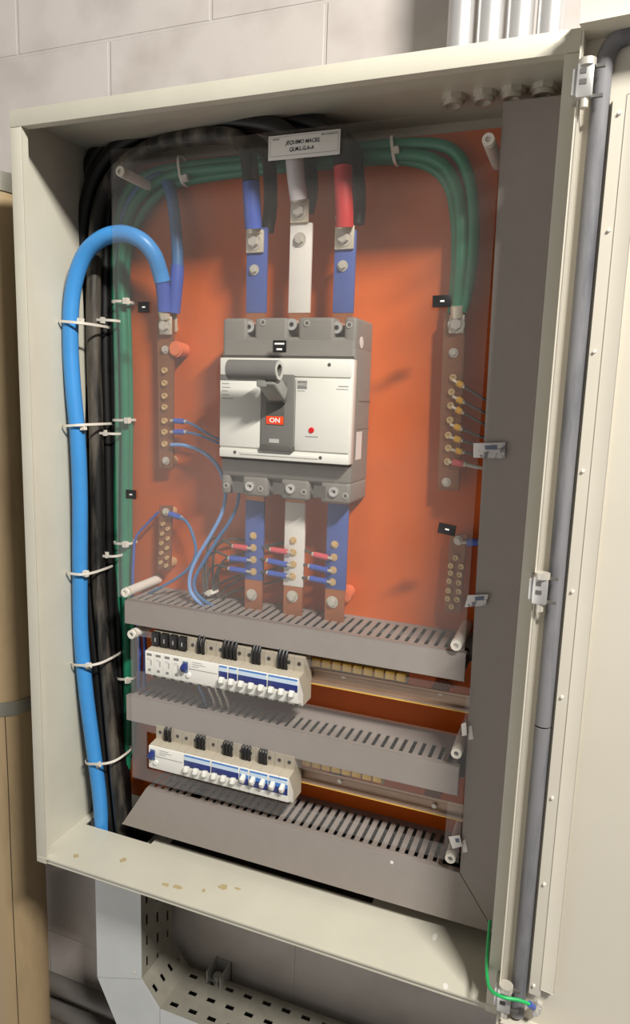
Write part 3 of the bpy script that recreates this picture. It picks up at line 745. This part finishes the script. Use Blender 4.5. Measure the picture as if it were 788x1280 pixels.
# ------------------------------------------------------------------ rails, comb tabs
for z, lb, x0 in ((0.378, 'yellowish metal rail carrying the upper breaker row', .15), (0.201, 'yellowish metal rail carrying the lower breaker row', .16)):
    t = root('din_rail', (.42, .14, z - .0135), lb, 'mounting rail', 'breaker mounting rails')
    b = B(); x1 = .722; y = .134
    b.box(x0, x1, y + .006, y + .0072, z - .0088, z + .0088); b.box(x0, x1, y, y + .0012, z + .0088, z + .0138); b.box(x0, x1, y, y + .0012, z - .0138, z - .0088)
    b.box(x0, x1, y, y + .0072, z + .0083, z + .0093); b.box(x0, x1, y, y + .0072, z - .0093, z - .0083)
    b.build('rail', rail_metal, t)
    b = B(); b.box(x0, x1, y - .0004, y + .0002, z - .0141, z - .0124); b.build('rail_edge', brass_tab, t)
    for x in (.20, .50, .66):
        b = B(); b.box(x - .012, x + .012, y + .0072, YP - .0002, z - .006, z + .006); b.build('rail_support', zinc, t)
    for u, v in (((430, 845), (551, 866)) if z > .3 else ((425, 976), (543, 1007))):
        p = at(u, v, .138); b = B(); b.cyl((p.x, .136, p.z), (p.x, .1402, p.z), .0038, 12, r1=.003); b.build('rail_screw', zinc, t)
for z, x0, n, lb in ((.4050, .4575, 9, 'row of yellow insulated comb tabs above the upper rail'), (.2300, .446, 8, 'row of yellow insulated comb tabs above the lower rail')):
    t = root('comb_busbar', (x0 + n * .0088, .13, z - .01), lb, 'comb busbar', 'yellow comb busbars')
    b = B(); b.box(x0, x0 + n * .0175, .138, .143, z - .014, z + .008); b.build('comb_base', mat('grey comb base', (150, 138, 120), .5), t)
    for k in range(n):
        b = B(); b.box(x0 + k * .0175 + .0014, x0 + (k + 1) * .0175 - .0014, .126, .1378, z - .007, z + .006, .0012); b.build('tab', brass_tab, t)

# ------------------------------------------------------------------ modular breakers
MW = .0175


def module_body(b, x, zc, n):
    for k in range(n):
        a, c = x + k * MW + .00012, x + (k + 1) * MW - .00012
        b.prism([V((a, y, zc + z)) for y, z in NOSE], (c - a, 0, 0), .0005)


NOSE = [(.0985, -.0385), (.0945, -.0385), (.0885, -.031), (.0765, -.0275), (.0755, -.0245), (.0755, .0115), (.0765, .0135), (.0790, .0138), (.0985, -.020)]
BASE = [(.133, -.0405), (.0985, -.0405), (.0985, -.0202), (.0790, .0136), (.0800, .0145), (.0985, .0165), (.0985, .0405), (.133, .0405)]


def module_base(t, x, zc, n):
    b = B()
    for k in range(n): b.prism([V((x + k * MW + .00012, y, zc + z)) for y, z in BASE], (MW - .00024, 0, 0), .0006)
    return b.build('base', beige_plastic, t)


def mcb(x, zc, n, on, label):
    t = root('miniature_breaker', (x + n * MW / 2, .133, zc - .0405), label, 'miniature breaker', 'blue banded miniature breakers')
    module_base(t, x, zc, n); b = B(); module_body(b, x, zc, n); body = b.build('front', white_plastic, t)
    f = .0755
    B().box(x + .0018, x + n * MW - .0018, f - .0005, f + .001, zc + .0098, zc + .0123).build('blue_strip', blue_mid, body)
    B().box(x + .0018, x + n * MW - .0018, f - .0004, f + .001, zc + .0030, zc + .0098).build('label_strip', blue_label, body)
    zb = (zc - .0085, zc + .0030) if not on else (zc - .0150, zc - .0030)
    B().box(x + .001, x + n * MW - .001, f - .0006, f + .002, zb[0], zb[1], .0003).build('toggle_band', blue_dark, body)
    if on: B().box(x + .001, x + n * MW - .001, f - .00055, f + .002, zb[1], zc + .0031).build('toggle_window', blue_mid, body)
    for k in range(n):
        cx = x + (k + .5) * MW; zt = zc - .0100 if not on else zc - .002
        b = B(); b.obox(V((cx, f - .0045, zt)), V((1, 0, 0)), V((0, .9, .42 if on else -.42)).normalized(), V((0, -.42 if on else .42, .9)).normalized(), .0036, .006, .0052, .0016)
        b.build('toggle', white_plastic, body)
        b = B(); b.cyl((cx, .0905, zc - .0335), (cx, .0975, zc - .0375), .0033, 12); b.build('terminal_screw', grey_ink, body)
        b = B(); b.cyl((cx, .0978, zc + .029), (cx, .1, zc + .029), .0030, 12); b.build('terminal_screw', hole_dark, body)
    return t


def rccb(x, zc, label):
    n = 4
    t = root('residual_current_breaker', (x + n * MW / 2, .133, zc - .0405), label, 'residual current breaker', 'white residual current breakers')
    module_base(t, x, zc, n); b = B()
    b.prism([V((x + .0002, y, zc + z)) for y, z in NOSE], (n * MW - .0004, 0, 0), .0006); body = b.build('front', white_plastic, t)
    f = .0755
    B().box(x + .0155, x + n * MW - .002, f - .0004, f + .001, zc - .0035, zc - .0028).build('seam', grey_ink, body)
    b = B(); b.box(x + .0035, x + .0135, f - .0006, f + .002, zc - .012, zc + .008, .0004); b.build('toggle_slot', mat('blue grey recess', (92, 112, 140), .5), body)
    b = B(); b.obox(V((x + .0085, f - .0045, zc - .001)), V((1, 0, 0)), V((0, .9, .42)).normalized(), V((0, -.42, .9)).normalized(), .0042, .006, .005, .0014); b.build('toggle', blue_dark, body)
    b = B(); b.cyl((x + .0155, f - .003, zc - .014), (x + .0155, f + .001, zc - .014), .0042, 16, bev=.0006); b.build('test_button', white_ink, body)
    b = B()
    for k in range(3): b.box(x + .022, x + .022 + (.018, .024, .012)[k], f - .0003, f + .001, zc + .0085 - .0035 * k, zc + .0091 - .0035 * k)
    b.build('lettering', grey_ink, body)
    for k in range(n):
        cx = x + (k + .5) * MW
        b = B(); b.cyl((cx, .0905, zc - .0335), (cx, .0975, zc - .0375), .0033, 12); b.build('terminal_screw', grey_ink, body)
        b = B(); b.cyl((cx, .0978, zc + .029), (cx, .1, zc + .029), .0030, 12); b.build('terminal_screw', hole_dark, body)
    return t


def spd(x, zc, label):
    t = root('surge_protector', (x + MW / 2, .133, zc - .0405), label, 'surge protector', 'white surge protectors')
    module_base(t, x, zc, 1); b = B(); module_body(b, x, zc, 1); body = b.build('front', white_plastic, t); f = .0755
    b = B(); b.box(x + .004, x + .0135, f - .0005, f + .001, zc + .0065, zc + .0105); b.build('status_window', grey_ink, body)
    b = B(); b.box(x + .004, x + .011, f - .0003, f + .001, zc + .001, zc + .0018); b.box(x + .004, x + .013, f - .0003, f + .001, zc - .0015, zc - .0009); b.box(x + .0105, x + .0135, f - .0003, f + .001, zc - .010, zc - .001)
    b.build('lettering', mat('pale print', (182, 178, 170), .6), body)
    b = B(); b.box(x + .0065, x + .0115, f - .0005, f + .001, zc - .0205, zc - .0165); b.build('lock_notch', grey_ink, body)
    b = B(); b.box(x + .0015, x + MW - .0015, .0925, .1005, zc + .0175, zc + .0412, .0008); b.build('terminal_block', black_plastic, body)
    b = B(); b.box(x + .0085, x + .0093, .0921, .0935, zc + .025, zc + .032); b.build('mark', white_ink, body)
    b = B(); b.cyl((x + MW / 2, .0905, zc - .0335), (x + MW / 2, .0975, zc - .0375), .0033, 12); b.build('terminal_screw', grey_ink, body)
    return t


R1, R2 = .3805, .2105
X1, X2 = .1775, .1830
for k in range(4): spd(X1 + k * MW, R1, '%s white surge protector from the left end of upper row' % ORD[k])
rccb(X1 + 4 * MW, R1, 'wide white residual current breaker after the surge protectors, upper row')
xx = X1 + 8 * MW
for n, lb in ((1, 'single pole blue banded breaker next to upper white residual breaker'), (1, 'second single pole blue banded breaker in the upper row'), (3, 'three pole blue banded breaker in the middle of upper row'), (3, 'three pole blue banded breaker at the right end of upper row')):
    mcb(xx, R1, n, False, lb); xx += n * MW
rccb(X2, R2, 'wide white residual current breaker at the left of lower row')
xx = X2 + 4 * MW
for n, on, lb in ((3, 0, 'three pole breaker next to the lower white residual breaker'), (3, 0, 'second three pole breaker from the left, lower row'), (1, 1, 'single pole breaker with raised toggle in lower row'),
                  (2, 1, 'two pole breaker with raised toggles, second from right end, lower row'), (2, 1, 'two pole breaker with raised toggles at right end of lower row')):
    mcb(xx, R2, n, bool(on), lb); xx += n * MW

# short black supply wires entering the upper terminals
k = 0
for row, zc, zd, spans in (('upper', R1, .428, ((246, 257, 804, 2), (278, 297, 812, 4), (315, 326, 820, 3), (347, 360, 827, 3))),
                           ('lower', R2, .249, ((205, 215, 920, 2), (245, 257, 930, 3), (279, 291, 939, 3), (302, 314, 945, 3), (324, 334, 950, 3)))):
    for gi, (u0, u1, v, n) in enumerate(spans):
        for j in range(n):
            u = u0 + (j + .5) * (u1 - u0) / n; p = at(u, v, .097)
            b = B(); b.tube([V((p.x, .0975, zc + .0165)), V((p.x, .0955, zc + .025)), V((p.x, .0965, zc + .037)), V((p.x, .105, zd + .002)), V((p.x, .116, zd + .014))], .0030, 8, 5)
            o = b.build('wire', black_plastic)
            tag(o, 'black wire entering %s row from above, %s of %s in %s cluster from left' % (row, ORD[j], {2: 'two', 3: 'three', 4: 'four'}[n], ORD[gi]), 'wire', 'black wires above the breaker rows')
for j, (u, v, mm, nm) in enumerate(((250, 858, light_blue_wire, 'pale blue'), (262, 862, white_nylon, 'white'), (271, 865, white_nylon, 'white'), (280, 868, white_nylon, 'white'))):
    p = at(u, v, .112); b = B(); b.tube([V((p.x, .109, R1 - .0405)), V((p.x, .112, R1 - .052)), V((p.x, .125, R1 - .072)), V((p.x, .135, R1 - .10))], .0021, 8, 5)
    tag(b.build('wire', mm), 'short %s wire below the upper row, %s from the left' % (nm, ORD[j]), 'wire', 'short wires below the upper row')
for j, u in enumerate((173, 180)):
    a = at(u, 800, .15); c = at(u + 1, 858, .15)
    b = B(); b.tube([V((a.x, .14, .432)), V((a.x, .15, .40)), V((a.x + .001, .152, .35)), V((a.x + .004, .145, .30)), V((a.x + .01, .14, .285))], .0034, 10, 6)
    tag(b.build('wire', blue_sleeve), ('outer' if j == 0 else 'inner') + ' blue wire dropping between ducts left of upper breaker row', 'wire', 'blue wires left of the upper row')

# ------------------------------------------------------------------ cable ties


def tie(u0, v0, u1, v1, yf, yb, label, head=0, wdt=.0042, group='white cable ties', vertical=False):
    ym = (yf + yb) / 2; A = at(u0, v0, ym); C = at(u1, v1, ym); c = (A + C) / 2
    h = (C - A); h.y = 0; hb = (yb - yf) / 2; ax = h.normalized(); wa = ax.cross(V((0, -1, 0))).normalized()
    t = root('cable_tie', c, label, 'cable tie', group)
    bm = bmesh.new(); N = 32; rows = []
    for i in range(N):
        q = 2 * PI * i / N; cs, sn = math.cos(q), math.sin(q)
        e = .62
        px = math.copysign(abs(cs) ** e, cs) * h.length / 2; py = math.copysign(abs(sn) ** e, sn) * hb
        o = c + ax * px + V((0, py, 0)); d = (ax * cs + V((0, sn, 0))).normalized()
        rows.append([bm.verts.new(o + d * s + wa * w_) for s, w_ in ((0, -wdt / 2), (.0011, -wdt / 2), (.0011, wdt / 2), (0, wdt / 2))])
    for i in range(N):
        P, Q = rows[i], rows[(i + 1) % N]
        for k in range(4): bm.faces.new((P[k], P[(k + 1) % 4], Q[(k + 1) % 4], Q[k]))
    bmesh.ops.recalc_face_normals(bm, faces=bm.faces[:])
    b = B(); b.bm.free(); b.bm = bm; b.build('strap', white_nylon, t)
    hp = A.lerp(C, head); hp = at(u0 + (u1 - u0) * head, v0 + (v1 - v0) * head, yf); hp.z = (A.lerp(C, head)).z; hp.y = yf - .0005 + (.012 if head < .3 else 0)
    b = B(); b.obox(hp, ax, V((0, 1, 0)), wa, .0038, .0032, .0042, .001); b.build('head', white_nylon, t)
    return t


tie(86, 404, 124, 407, .088, .178, 'topmost white tie round blue and black cables', .24)
tie(94, 532, 126, 530, .088, .182, 'second white tie down round blue and black cables', .14)
tie(98, 708, 128, 712, .089, .182, 'third white tie down round blue and black cables', .12)
tie(102, 821, 140, 822, .092, .178, 'fourth white tie down round blue and black cables', .08)
tie(116, 944, 156, 943, .098, .17, 'lowest white tie round blue and black cables', .02)
tie(120, 401, 152, 402, .15, .192, 'upper white tie joining black and green cables at left', .06)
tie(123, 540, 152, 542, .15, .192, 'middle white tie joining black and green cables at left', .06)
tie(126, 691, 154, 693, .146, .19, 'lower white tie joining black and green cables at left', .04)
tie(144, 378, 164, 378, .16, .192, 'small white tie round green cables, uppermost at left edge', .7)
tie(145, 525, 166, 525, .16, .192, 'small white tie round green cables, level with breaker handle flag', .7)
tie(146, 677, 168, 678, .16, .192, 'small white tie round green cables, above the left spacer', .5)
tie(227, 196, 232, 232, .162, .19, 'white tie upright on the green run near upper left', .85)
tie(492, 172, 496, 206, .16, .19, 'white tie upright on the green run near upper right', .62)
tie(258, 741, 271, 739, .158, .18, 'white tie round the grey tap wires above top duct', .05)
tie(150, 845, 170, 846, .16, .19, 'white tie round green cables left of upper breaker row', .5)

# ------------------------------------------------------------------ labels and tags
t = root('nameplate', (.434, YA, 1.155), 'white rectangular nameplate with two handwritten style lines at the sheet top', 'nameplate')
b = B(); b.box(.3795, .488, YA - .0014, YA - .0001, 1.155, 1.1875, .0005); b.build('plate', paper, t)
b = B(); y0, y1 = YA - .00155, YA - .0013
for x0, x1, z0, z1 in ((.3825, .4855, 1.1596, 1.1601), (.3825, .3829, 1.1596, 1.1852), (.3825, .4855, 1.1848, 1.1852), (.4851, .4855, 1.1596, 1.1852)): b.box(x0, x1, y0, y1, z0, z1)
b.build('border_line', grey_ink, t)
text('JEQUIMO MACIEL', (.4325, YA - .0015, 1.1762), .0072, ink, t, shear=.25, sx=.92, bold=.00016)
text('QLM.L.G.A-A', (.4305, YA - .0015, 1.1672), .0072, ink, t, shear=.25, sx=.92, bold=.00016)
text('LEONE', (.391, YA - .0015, 1.1822), .0034, ink, t, shear=.2)
text('BELO HORIZONTE', (.472, YA - .0015, 1.1826), .0030, ink, t, shear=.2, sx=.95)
for (u, v, wd, hg, rot, lb, marks) in ((180, 384, .0205, .0165, 0, 'small black label above the long left neutral bar', 1), (164, 618, .0200, .0150, 0, 'small black label over the green cables at left', 1),
                                (553, 376.5, .0255, .0155, .03, 'black label beside the right earth lug', 1), (559, 661.5, .0245, .0150, -.12, 'tilted black label above the short right earth bar', 1), (350, 433, .0215, .0175, 0, 'black two line label on top of the large breaker', 2)):
    yl = YA if v != 433 else YB + .0005
    yl = YA
    p = at(u, v, YA); ax = V((math.cos(rot), 0, math.sin(rot))); az = V((-math.sin(rot), 0, math.cos(rot)))
    t = root('circuit_label', (p.x, YA, p.z - hg / 2), lb, 'label', 'small black labels')
    B().obox(V((p.x, YA - .0008, p.z)), ax, V((0, 1, 0)), az, wd / 2, .0006, hg / 2, .0003).build('plate', black_plastic, t)
    b = B()
    if marks == 1: b.obox(V((p.x, YA - .0015, p.z)) + ax * .0005, ax, V((0, 1, 0)), az, .0028, .0001, .0011)
    else:
        b.obox(V((p.x, YA - .0015, p.z)) + az * .0038, ax, V((0, 1, 0)), az, .0078, .0001, .0013); b.obox(V((p.x, YA - .0015, p.z)) - az * .0042, ax, V((0, 1, 0)), az, .0045, .0001, .0014)
    b.build('mark', white_ink, t)


def sticker(pts, y, label, material=paper, print_=None):
    P = [at(u, v, y) for u, v in pts]
    c = sum(P, V()) / 4
    t = root('seal_tag', c, label, 'seal tag', 'torn warranty seals')
    B().prism(P, (0, .0004, 0)).build('sticker', material, t)
    if print_:
        Q = [at(u, v, y - .0002) for u, v in print_]; B().prism(Q, (0, .0002, 0)).build('lettering', mat('blue grey print', (96, 104, 124), .5), t)
    return t


YS = .0948
sticker(((592, 554), (632, 553), (631, 573), (592, 572)), YS, 'silver seal across acrylic edge and vertical duct, upper right', foil, ((606, 557), (622, 556), (622, 562), (607, 562)))
sticker(((585, 744), (611, 743), (607, 757), (581, 759)), YS, 'silver seal across the duct edge beside the short earth bar', foil, ((594, 746), (606, 745), (605, 750), (594, 751)))
sticker(((577, 905), (583, 903), (584, 919), (578, 920)), YS, 'white seal half on the acrylic above the middle duct end')
sticker(((586, 908), (590, 907), (592, 924), (586, 925)), YS + .004, 'white seal half on vertical duct, level with the middle duct')
sticker(((561, 1046), (575, 1044), (578, 1058), (566, 1061)), YS, 'white seal with blue ring above the lowest duct end', paper, ((569, 1048), (574, 1048), (575, 1053), (570, 1053)))
sticker(((578, 1051), (582, 1049), (585, 1065), (579, 1066)), YS + .004, 'white seal half on vertical duct near its mitred foot')

# green ground wire from the cabinet to the door stud
t = root('ground_wire', dp(sa, .012, sz), 'thin bright green ground wire from cabinet to door stud', 'ground wire')
P = [at(613, 1150, .03), at(610, 1185, .012), at(609, 1215, -.006), at(613, 1236, -.034), at(628, 1246, -.045), at(648, 1250, -.04), at(662, 1255, -.034)]
B().tube(P, .0023, 10, 8).build('insulation', green_wire, t)
q = P[-1]; e = dp(sa, .010, sz)
B().cyl(q, q.lerp(e, .55), .0038, 12).build('ferrule', blue_sleeve, t)
b = B(); b.cyl(q.lerp(e, .5), e, .0025, 10); b.build('crimp', tin, t)

b = B()
for u, v, rx, ry in ((95, 1070, .006, .004), (154, 1075, .006, .005), (207, 1106, .008, .003), (222, 1109, .010, .003), (255, 1113, .004, .003), (279, 1109, .011, .0045), (297, 1111, .007, .002)):
    p = atz(u, v, FZ); n = 11
    b.prism([V((p.x + rx * random.uniform(.6, 1.1) * math.cos(2 * PI * k / n), p.y + 1.6 * ry * random.uniform(.6, 1.1) * math.sin(2 * PI * k / n), FZ + .00005)) for k in range(n)], (0, 0, .0002))
o = tag(b.build('paint_chips', mat('chipped primer', (178, 160, 120), .6)), 'brownish paint chips scattered along the cabinet floor sheet', 'paint chips'); o['kind'] = 'stuff'
for u, v, w_, h_, lb in ((544, 1171, .0075, .009, 'pale paint flake on the cabinet floor near its right end'), (557, 1233, .008, .007, 'small white speck at the front of the cabinet floor')):
    p = atz(u, v, FZ + .0002)
    b = B(); b.prism([V((p.x + w_ * .5 * math.cos(a), p.y + h_ * math.sin(a) * random.uniform(.7, 1.1), FZ + .0001)) for a in (0, .9, 1.7, 2.6, 3.5, 4.4, 5.3)], (0, 0, .0004))
    tag(b.build('paint_flake', paper), lb, 'flake')
for u, v, w_, lb in ((490, 1078, .0028, 'white speck on the lowest duct cover'),):
    p = at(u, v, YD - .0002)
    tag(B().cyl((p.x, YD - .0006, p.z), (p.x, YD, p.z), w_, 10).build('paint_flake', paper), lb, 'flake')

# ------------------------------------------------------------------ conduits on the wall above
for k, x in enumerate((0.637, 0.675, 0.7125, 0.750)):
    b = B(); b.cyl((x, NY, H), (x, NY, 2.2), 0.0172, 28)
    t = tag(b.build('conduit', conduit_m), '%s of four upright metal conduits above the cabinet, counted from the left' % ORD[k], 'conduit', 'galvanised conduits above the cabinet')
    B().cyl((x, NY, H), (x, NY, H + .006), .0225, 8).build('locknut', zinc, t)

# ------------------------------------------------------------------ tan pipe at the left
px_, py_, pr_ = -0.198, 0.150, 0.0565
t = root('wall_pipe', (px_, py_, -1.0), 'thick dirty tan pipe running up the wall left of the cabinet', 'pipe')
B().cyl((px_, py_, -1.0), (px_, py_, 1.172), pr_, 40).build('pipe', tan_pipe, t)
b = B(); b.ring((px_, py_, 1.160), (px_, py_, 1.192), pr_ + .003, .02, 40); b.build('pipe_collar', band_m, t)
b = B(); b.tube([V((px_ + pr_ * math.cos(a), py_ + pr_ * math.sin(a), z)) for a, z in ((-.95, -1), (-.94, -.6), (-.96, -.2), (-.94, .05), (-.95, .2))], .0009, 6, 4); b.build('seam', crack_m, t)
z = at(15, 890, .10).z
b = B(); b.ring((px_, py_, z - .014), (px_, py_, z + .014), pr_ + .0028, pr_ - .001, 40); b.box(px_ - .02, px_ + .02, py_ + pr_, YW, z - .012, z + .012)
tag(b.build('pipe_clamp', band_m), 'grey metal clamp band round the tan pipe', 'pipe clamp')

# ------------------------------------------------------------------ perforated cable tray below
TX0, TX1, TY0, TY1 = .047, .147, .100, .205
tr = root('cable_tray', (.097, .15, -.27), 'galvanised cable tray bending right below the cabinet', 'cable tray')


def perf(b, o, eu, ev, Lu, Lv, nu, nv, sl, sw, th, stag=True):
    """perforated strip: u along the run, v across; slots sl x sw"""
    en = eu.cross(ev).normalized()
    pu = Lu / nu; pv = Lv / nv

    def bar(u0, u1, v0, v1):
        if u1 - u0 < 1e-5 or v1 - v0 < 1e-5: return
        b.obox(o + eu * ((u0 + u1) / 2) + ev * ((v0 + v1) / 2), eu, ev, en, (u1 - u0) / 2, (v1 - v0) / 2, th / 2)
    for j in range(nv):
        vc = (j + .5) * pv; v0, v1 = vc - sw / 2, vc + sw / 2
        bar(0, Lu, j * pv, v0); bar(0, Lu, v1, (j + 1) * pv)
        cur = 0
        for i in range(nu):
            uc = (i + (.5 if not (stag and j % 2) else .98)) * pu; a, c = uc - sl / 2, min(uc + sl / 2, Lu)
            bar(cur, a, v0, v1); cur = c
        bar(cur, Lu, v0, v1)


zt, ze = 0.0, -.268
b = B()
b.prism([V((TX0 - .001, TY0, zt)), V((TX1 + .001, TY0, zt)), V((TX1 + .001, TY0, ze)), V((TX0 - .001, TY0, ze - .033))], (0, -.0018, 0))
# elbow and horizontal run cover
EX, EZ = .1875, -.318           # where the inner side of the elbow meets the horizontal run
b.prism([V((TX0 - .001, TY0, ze - .034)), V((TX1 + .001, TY0, ze - .001)), V((EX, TY0, EZ)), V((EX, TY0, EZ - .11)), V((.108, TY0, EZ - .11))], (0, -.0015, 0))
b.box(EX + .001, 1.3, TY0 - .0015, TY0, EZ - .11, EZ)
b.build('tray_cover', tray_m, tr)
b = B()
perf(b, V((TX1, TY0, zt)), V((0, 0, -1)), V((0, 1, 0)), -ze, TY1 - TY0, 6, 3, .022, .0065, .0015)
perf(b, V((TX1, TY0, ze)), V((EX - TX1, 0, EZ - ze)).normalized(), V((0, 1, 0)), math.hypot(EX - TX1, EZ - ze), TY1 - TY0, 1, 4, .014, .0075, .0015, False)
perf(b, V((EX, TY0, EZ)), V((1, 0, 0)), V((0, 1, 0)), .60, TY1 - TY0, 15, 3, .017, .009, .0015)
b.build('perforated_side', tray_d, tr)
b = B()  # cables added so the tray interior reads dark through its slots
for k in range(5):
    x = TX0 + .012 + k * .017; zb = EZ - .10 + .017 * k
    for y in (.125, .155, .182): b.tube([V((x + .004, y, -.03)), V((x + .004, y, ze + .01)), V((x + .03, y, ze - .05)), V((.24, y, zb)), V((1.2, y, zb))], .0085, 8, 5)
wr = tag(b.build('cables', black_cable), 'black cables added inside the perforated tray to darken its slots', 'cables'); wr['kind'] = 'stuff'
b = B(); b.box(TX0, TX1, TY1, TY1 + .0015, ze, zt); b.box(TX0, TX0 + .0015, TY0, TY1, ze, zt); b.box(.11, 1.3, TY1, TY1 + .0015, EZ - .11, EZ)
b.build('tray_back', tray_d, tr)
p = at(169, 1214, TY0); b = B(); b.cyl((p.x, TY0 - .003, p.z), (p.x, TY0 - .0012, p.z), .003, 10); b.build('tray_screw', zinc, tr)

# dark conduits low at the left, wall bracket
for k, (u, v, r) in enumerate(((90, 1247, .018), (90, 1278, .019))):
    p = at(u, v, .185); b = B(); b.cyl((-.6, .2, p.z), (.05, .2, p.z), r, 24)
    tag(b.build('conduit', shadow_pipe), ('upper' if k == 0 else 'lower') + ' grey horizontal conduit low on the wall left of the tray', 'conduit', 'low grey conduits')
p = at(277, 1218, .21)
b = B(); b.box(p.x - .02, p.x - .018, .185, YW, p.z - .032, p.z + .022); b.box(p.x + .012, p.x + .014, .18, YW, p.z - .03, p.z + .022); b.box(p.x - .02, p.x + .014, .222, YW, p.z - .03, p.z + .02)
b.cyl((p.x - .003, .2, p.z - .02), (p.x - .003, .2, p.z + .006), .009, 12)
tag(b.build('wall_bracket', galv), 'small metal channel bracket on the wall behind the tray', 'bracket')

# ------------------------------------------------------------------ light
K = 1.25
L = bpy.data.lights.new('ceiling_lamp', 'AREA'); L.shape = 'RECTANGLE'; L.size = 0.5; L.size_y = .07; L.energy = 106; L.color = (1.0, .975, .925)
lo = bpy.data.objects.new('ceiling_lamp', L); COL.objects.link(lo)
lo.location = (0.8 + .86 * K, -K, 1.2 + .92 * K)
lo.rotation_euler = (V((.85, -.5, .0)) - lo.location).to_track_quat('-Z', 'Y').to_euler()
wd = bpy.data.worlds.new('world'); scene.world = wd; wd.use_nodes = True
wt = wd.node_tree; bg = wt.nodes['Background']; bg.inputs['Color'].default_value = (1.0, .965, .92, 1)
# dim even surroundings plus an added glow from low left for reflections and fill
tc = wt.nodes.new('ShaderNodeTexCoord'); dt = wt.nodes.new('ShaderNodeVectorMath'); dt.operation = 'DOT_PRODUCT'
dt.inputs[1].default_value = V((-.72, -.58, -.38)).normalized(); wt.links.new(tc.outputs['Generated'], dt.inputs[0])
cl = wt.nodes.new('ShaderNodeMath'); cl.operation = 'MAXIMUM'; cl.inputs[1].default_value = 0; wt.links.new(dt.outputs['Value'], cl.inputs[0])
pw = wt.nodes.new('ShaderNodeMath'); pw.operation = 'POWER'; pw.inputs[1].default_value = 6.0; wt.links.new(cl.outputs[0], pw.inputs[0])
ma = wt.nodes.new('ShaderNodeMath'); ma.operation = 'MULTIPLY_ADD'; ma.inputs[1].default_value = 1.2; ma.inputs[2].default_value = 0.13; wt.links.new(pw.outputs[0], ma.inputs[0])
wt.links.new(ma.outputs[0], bg.inputs['Strength'])

vs = scene.view_settings
vs.view_transform = 'Standard'; vs.look = 'None'; vs.gamma = 1; vs.exposure = 0.14; vs.use_curve_mapping = False
scene.cycles.transparent_max_bounces = 24
scene.cycles.use_denoising = True
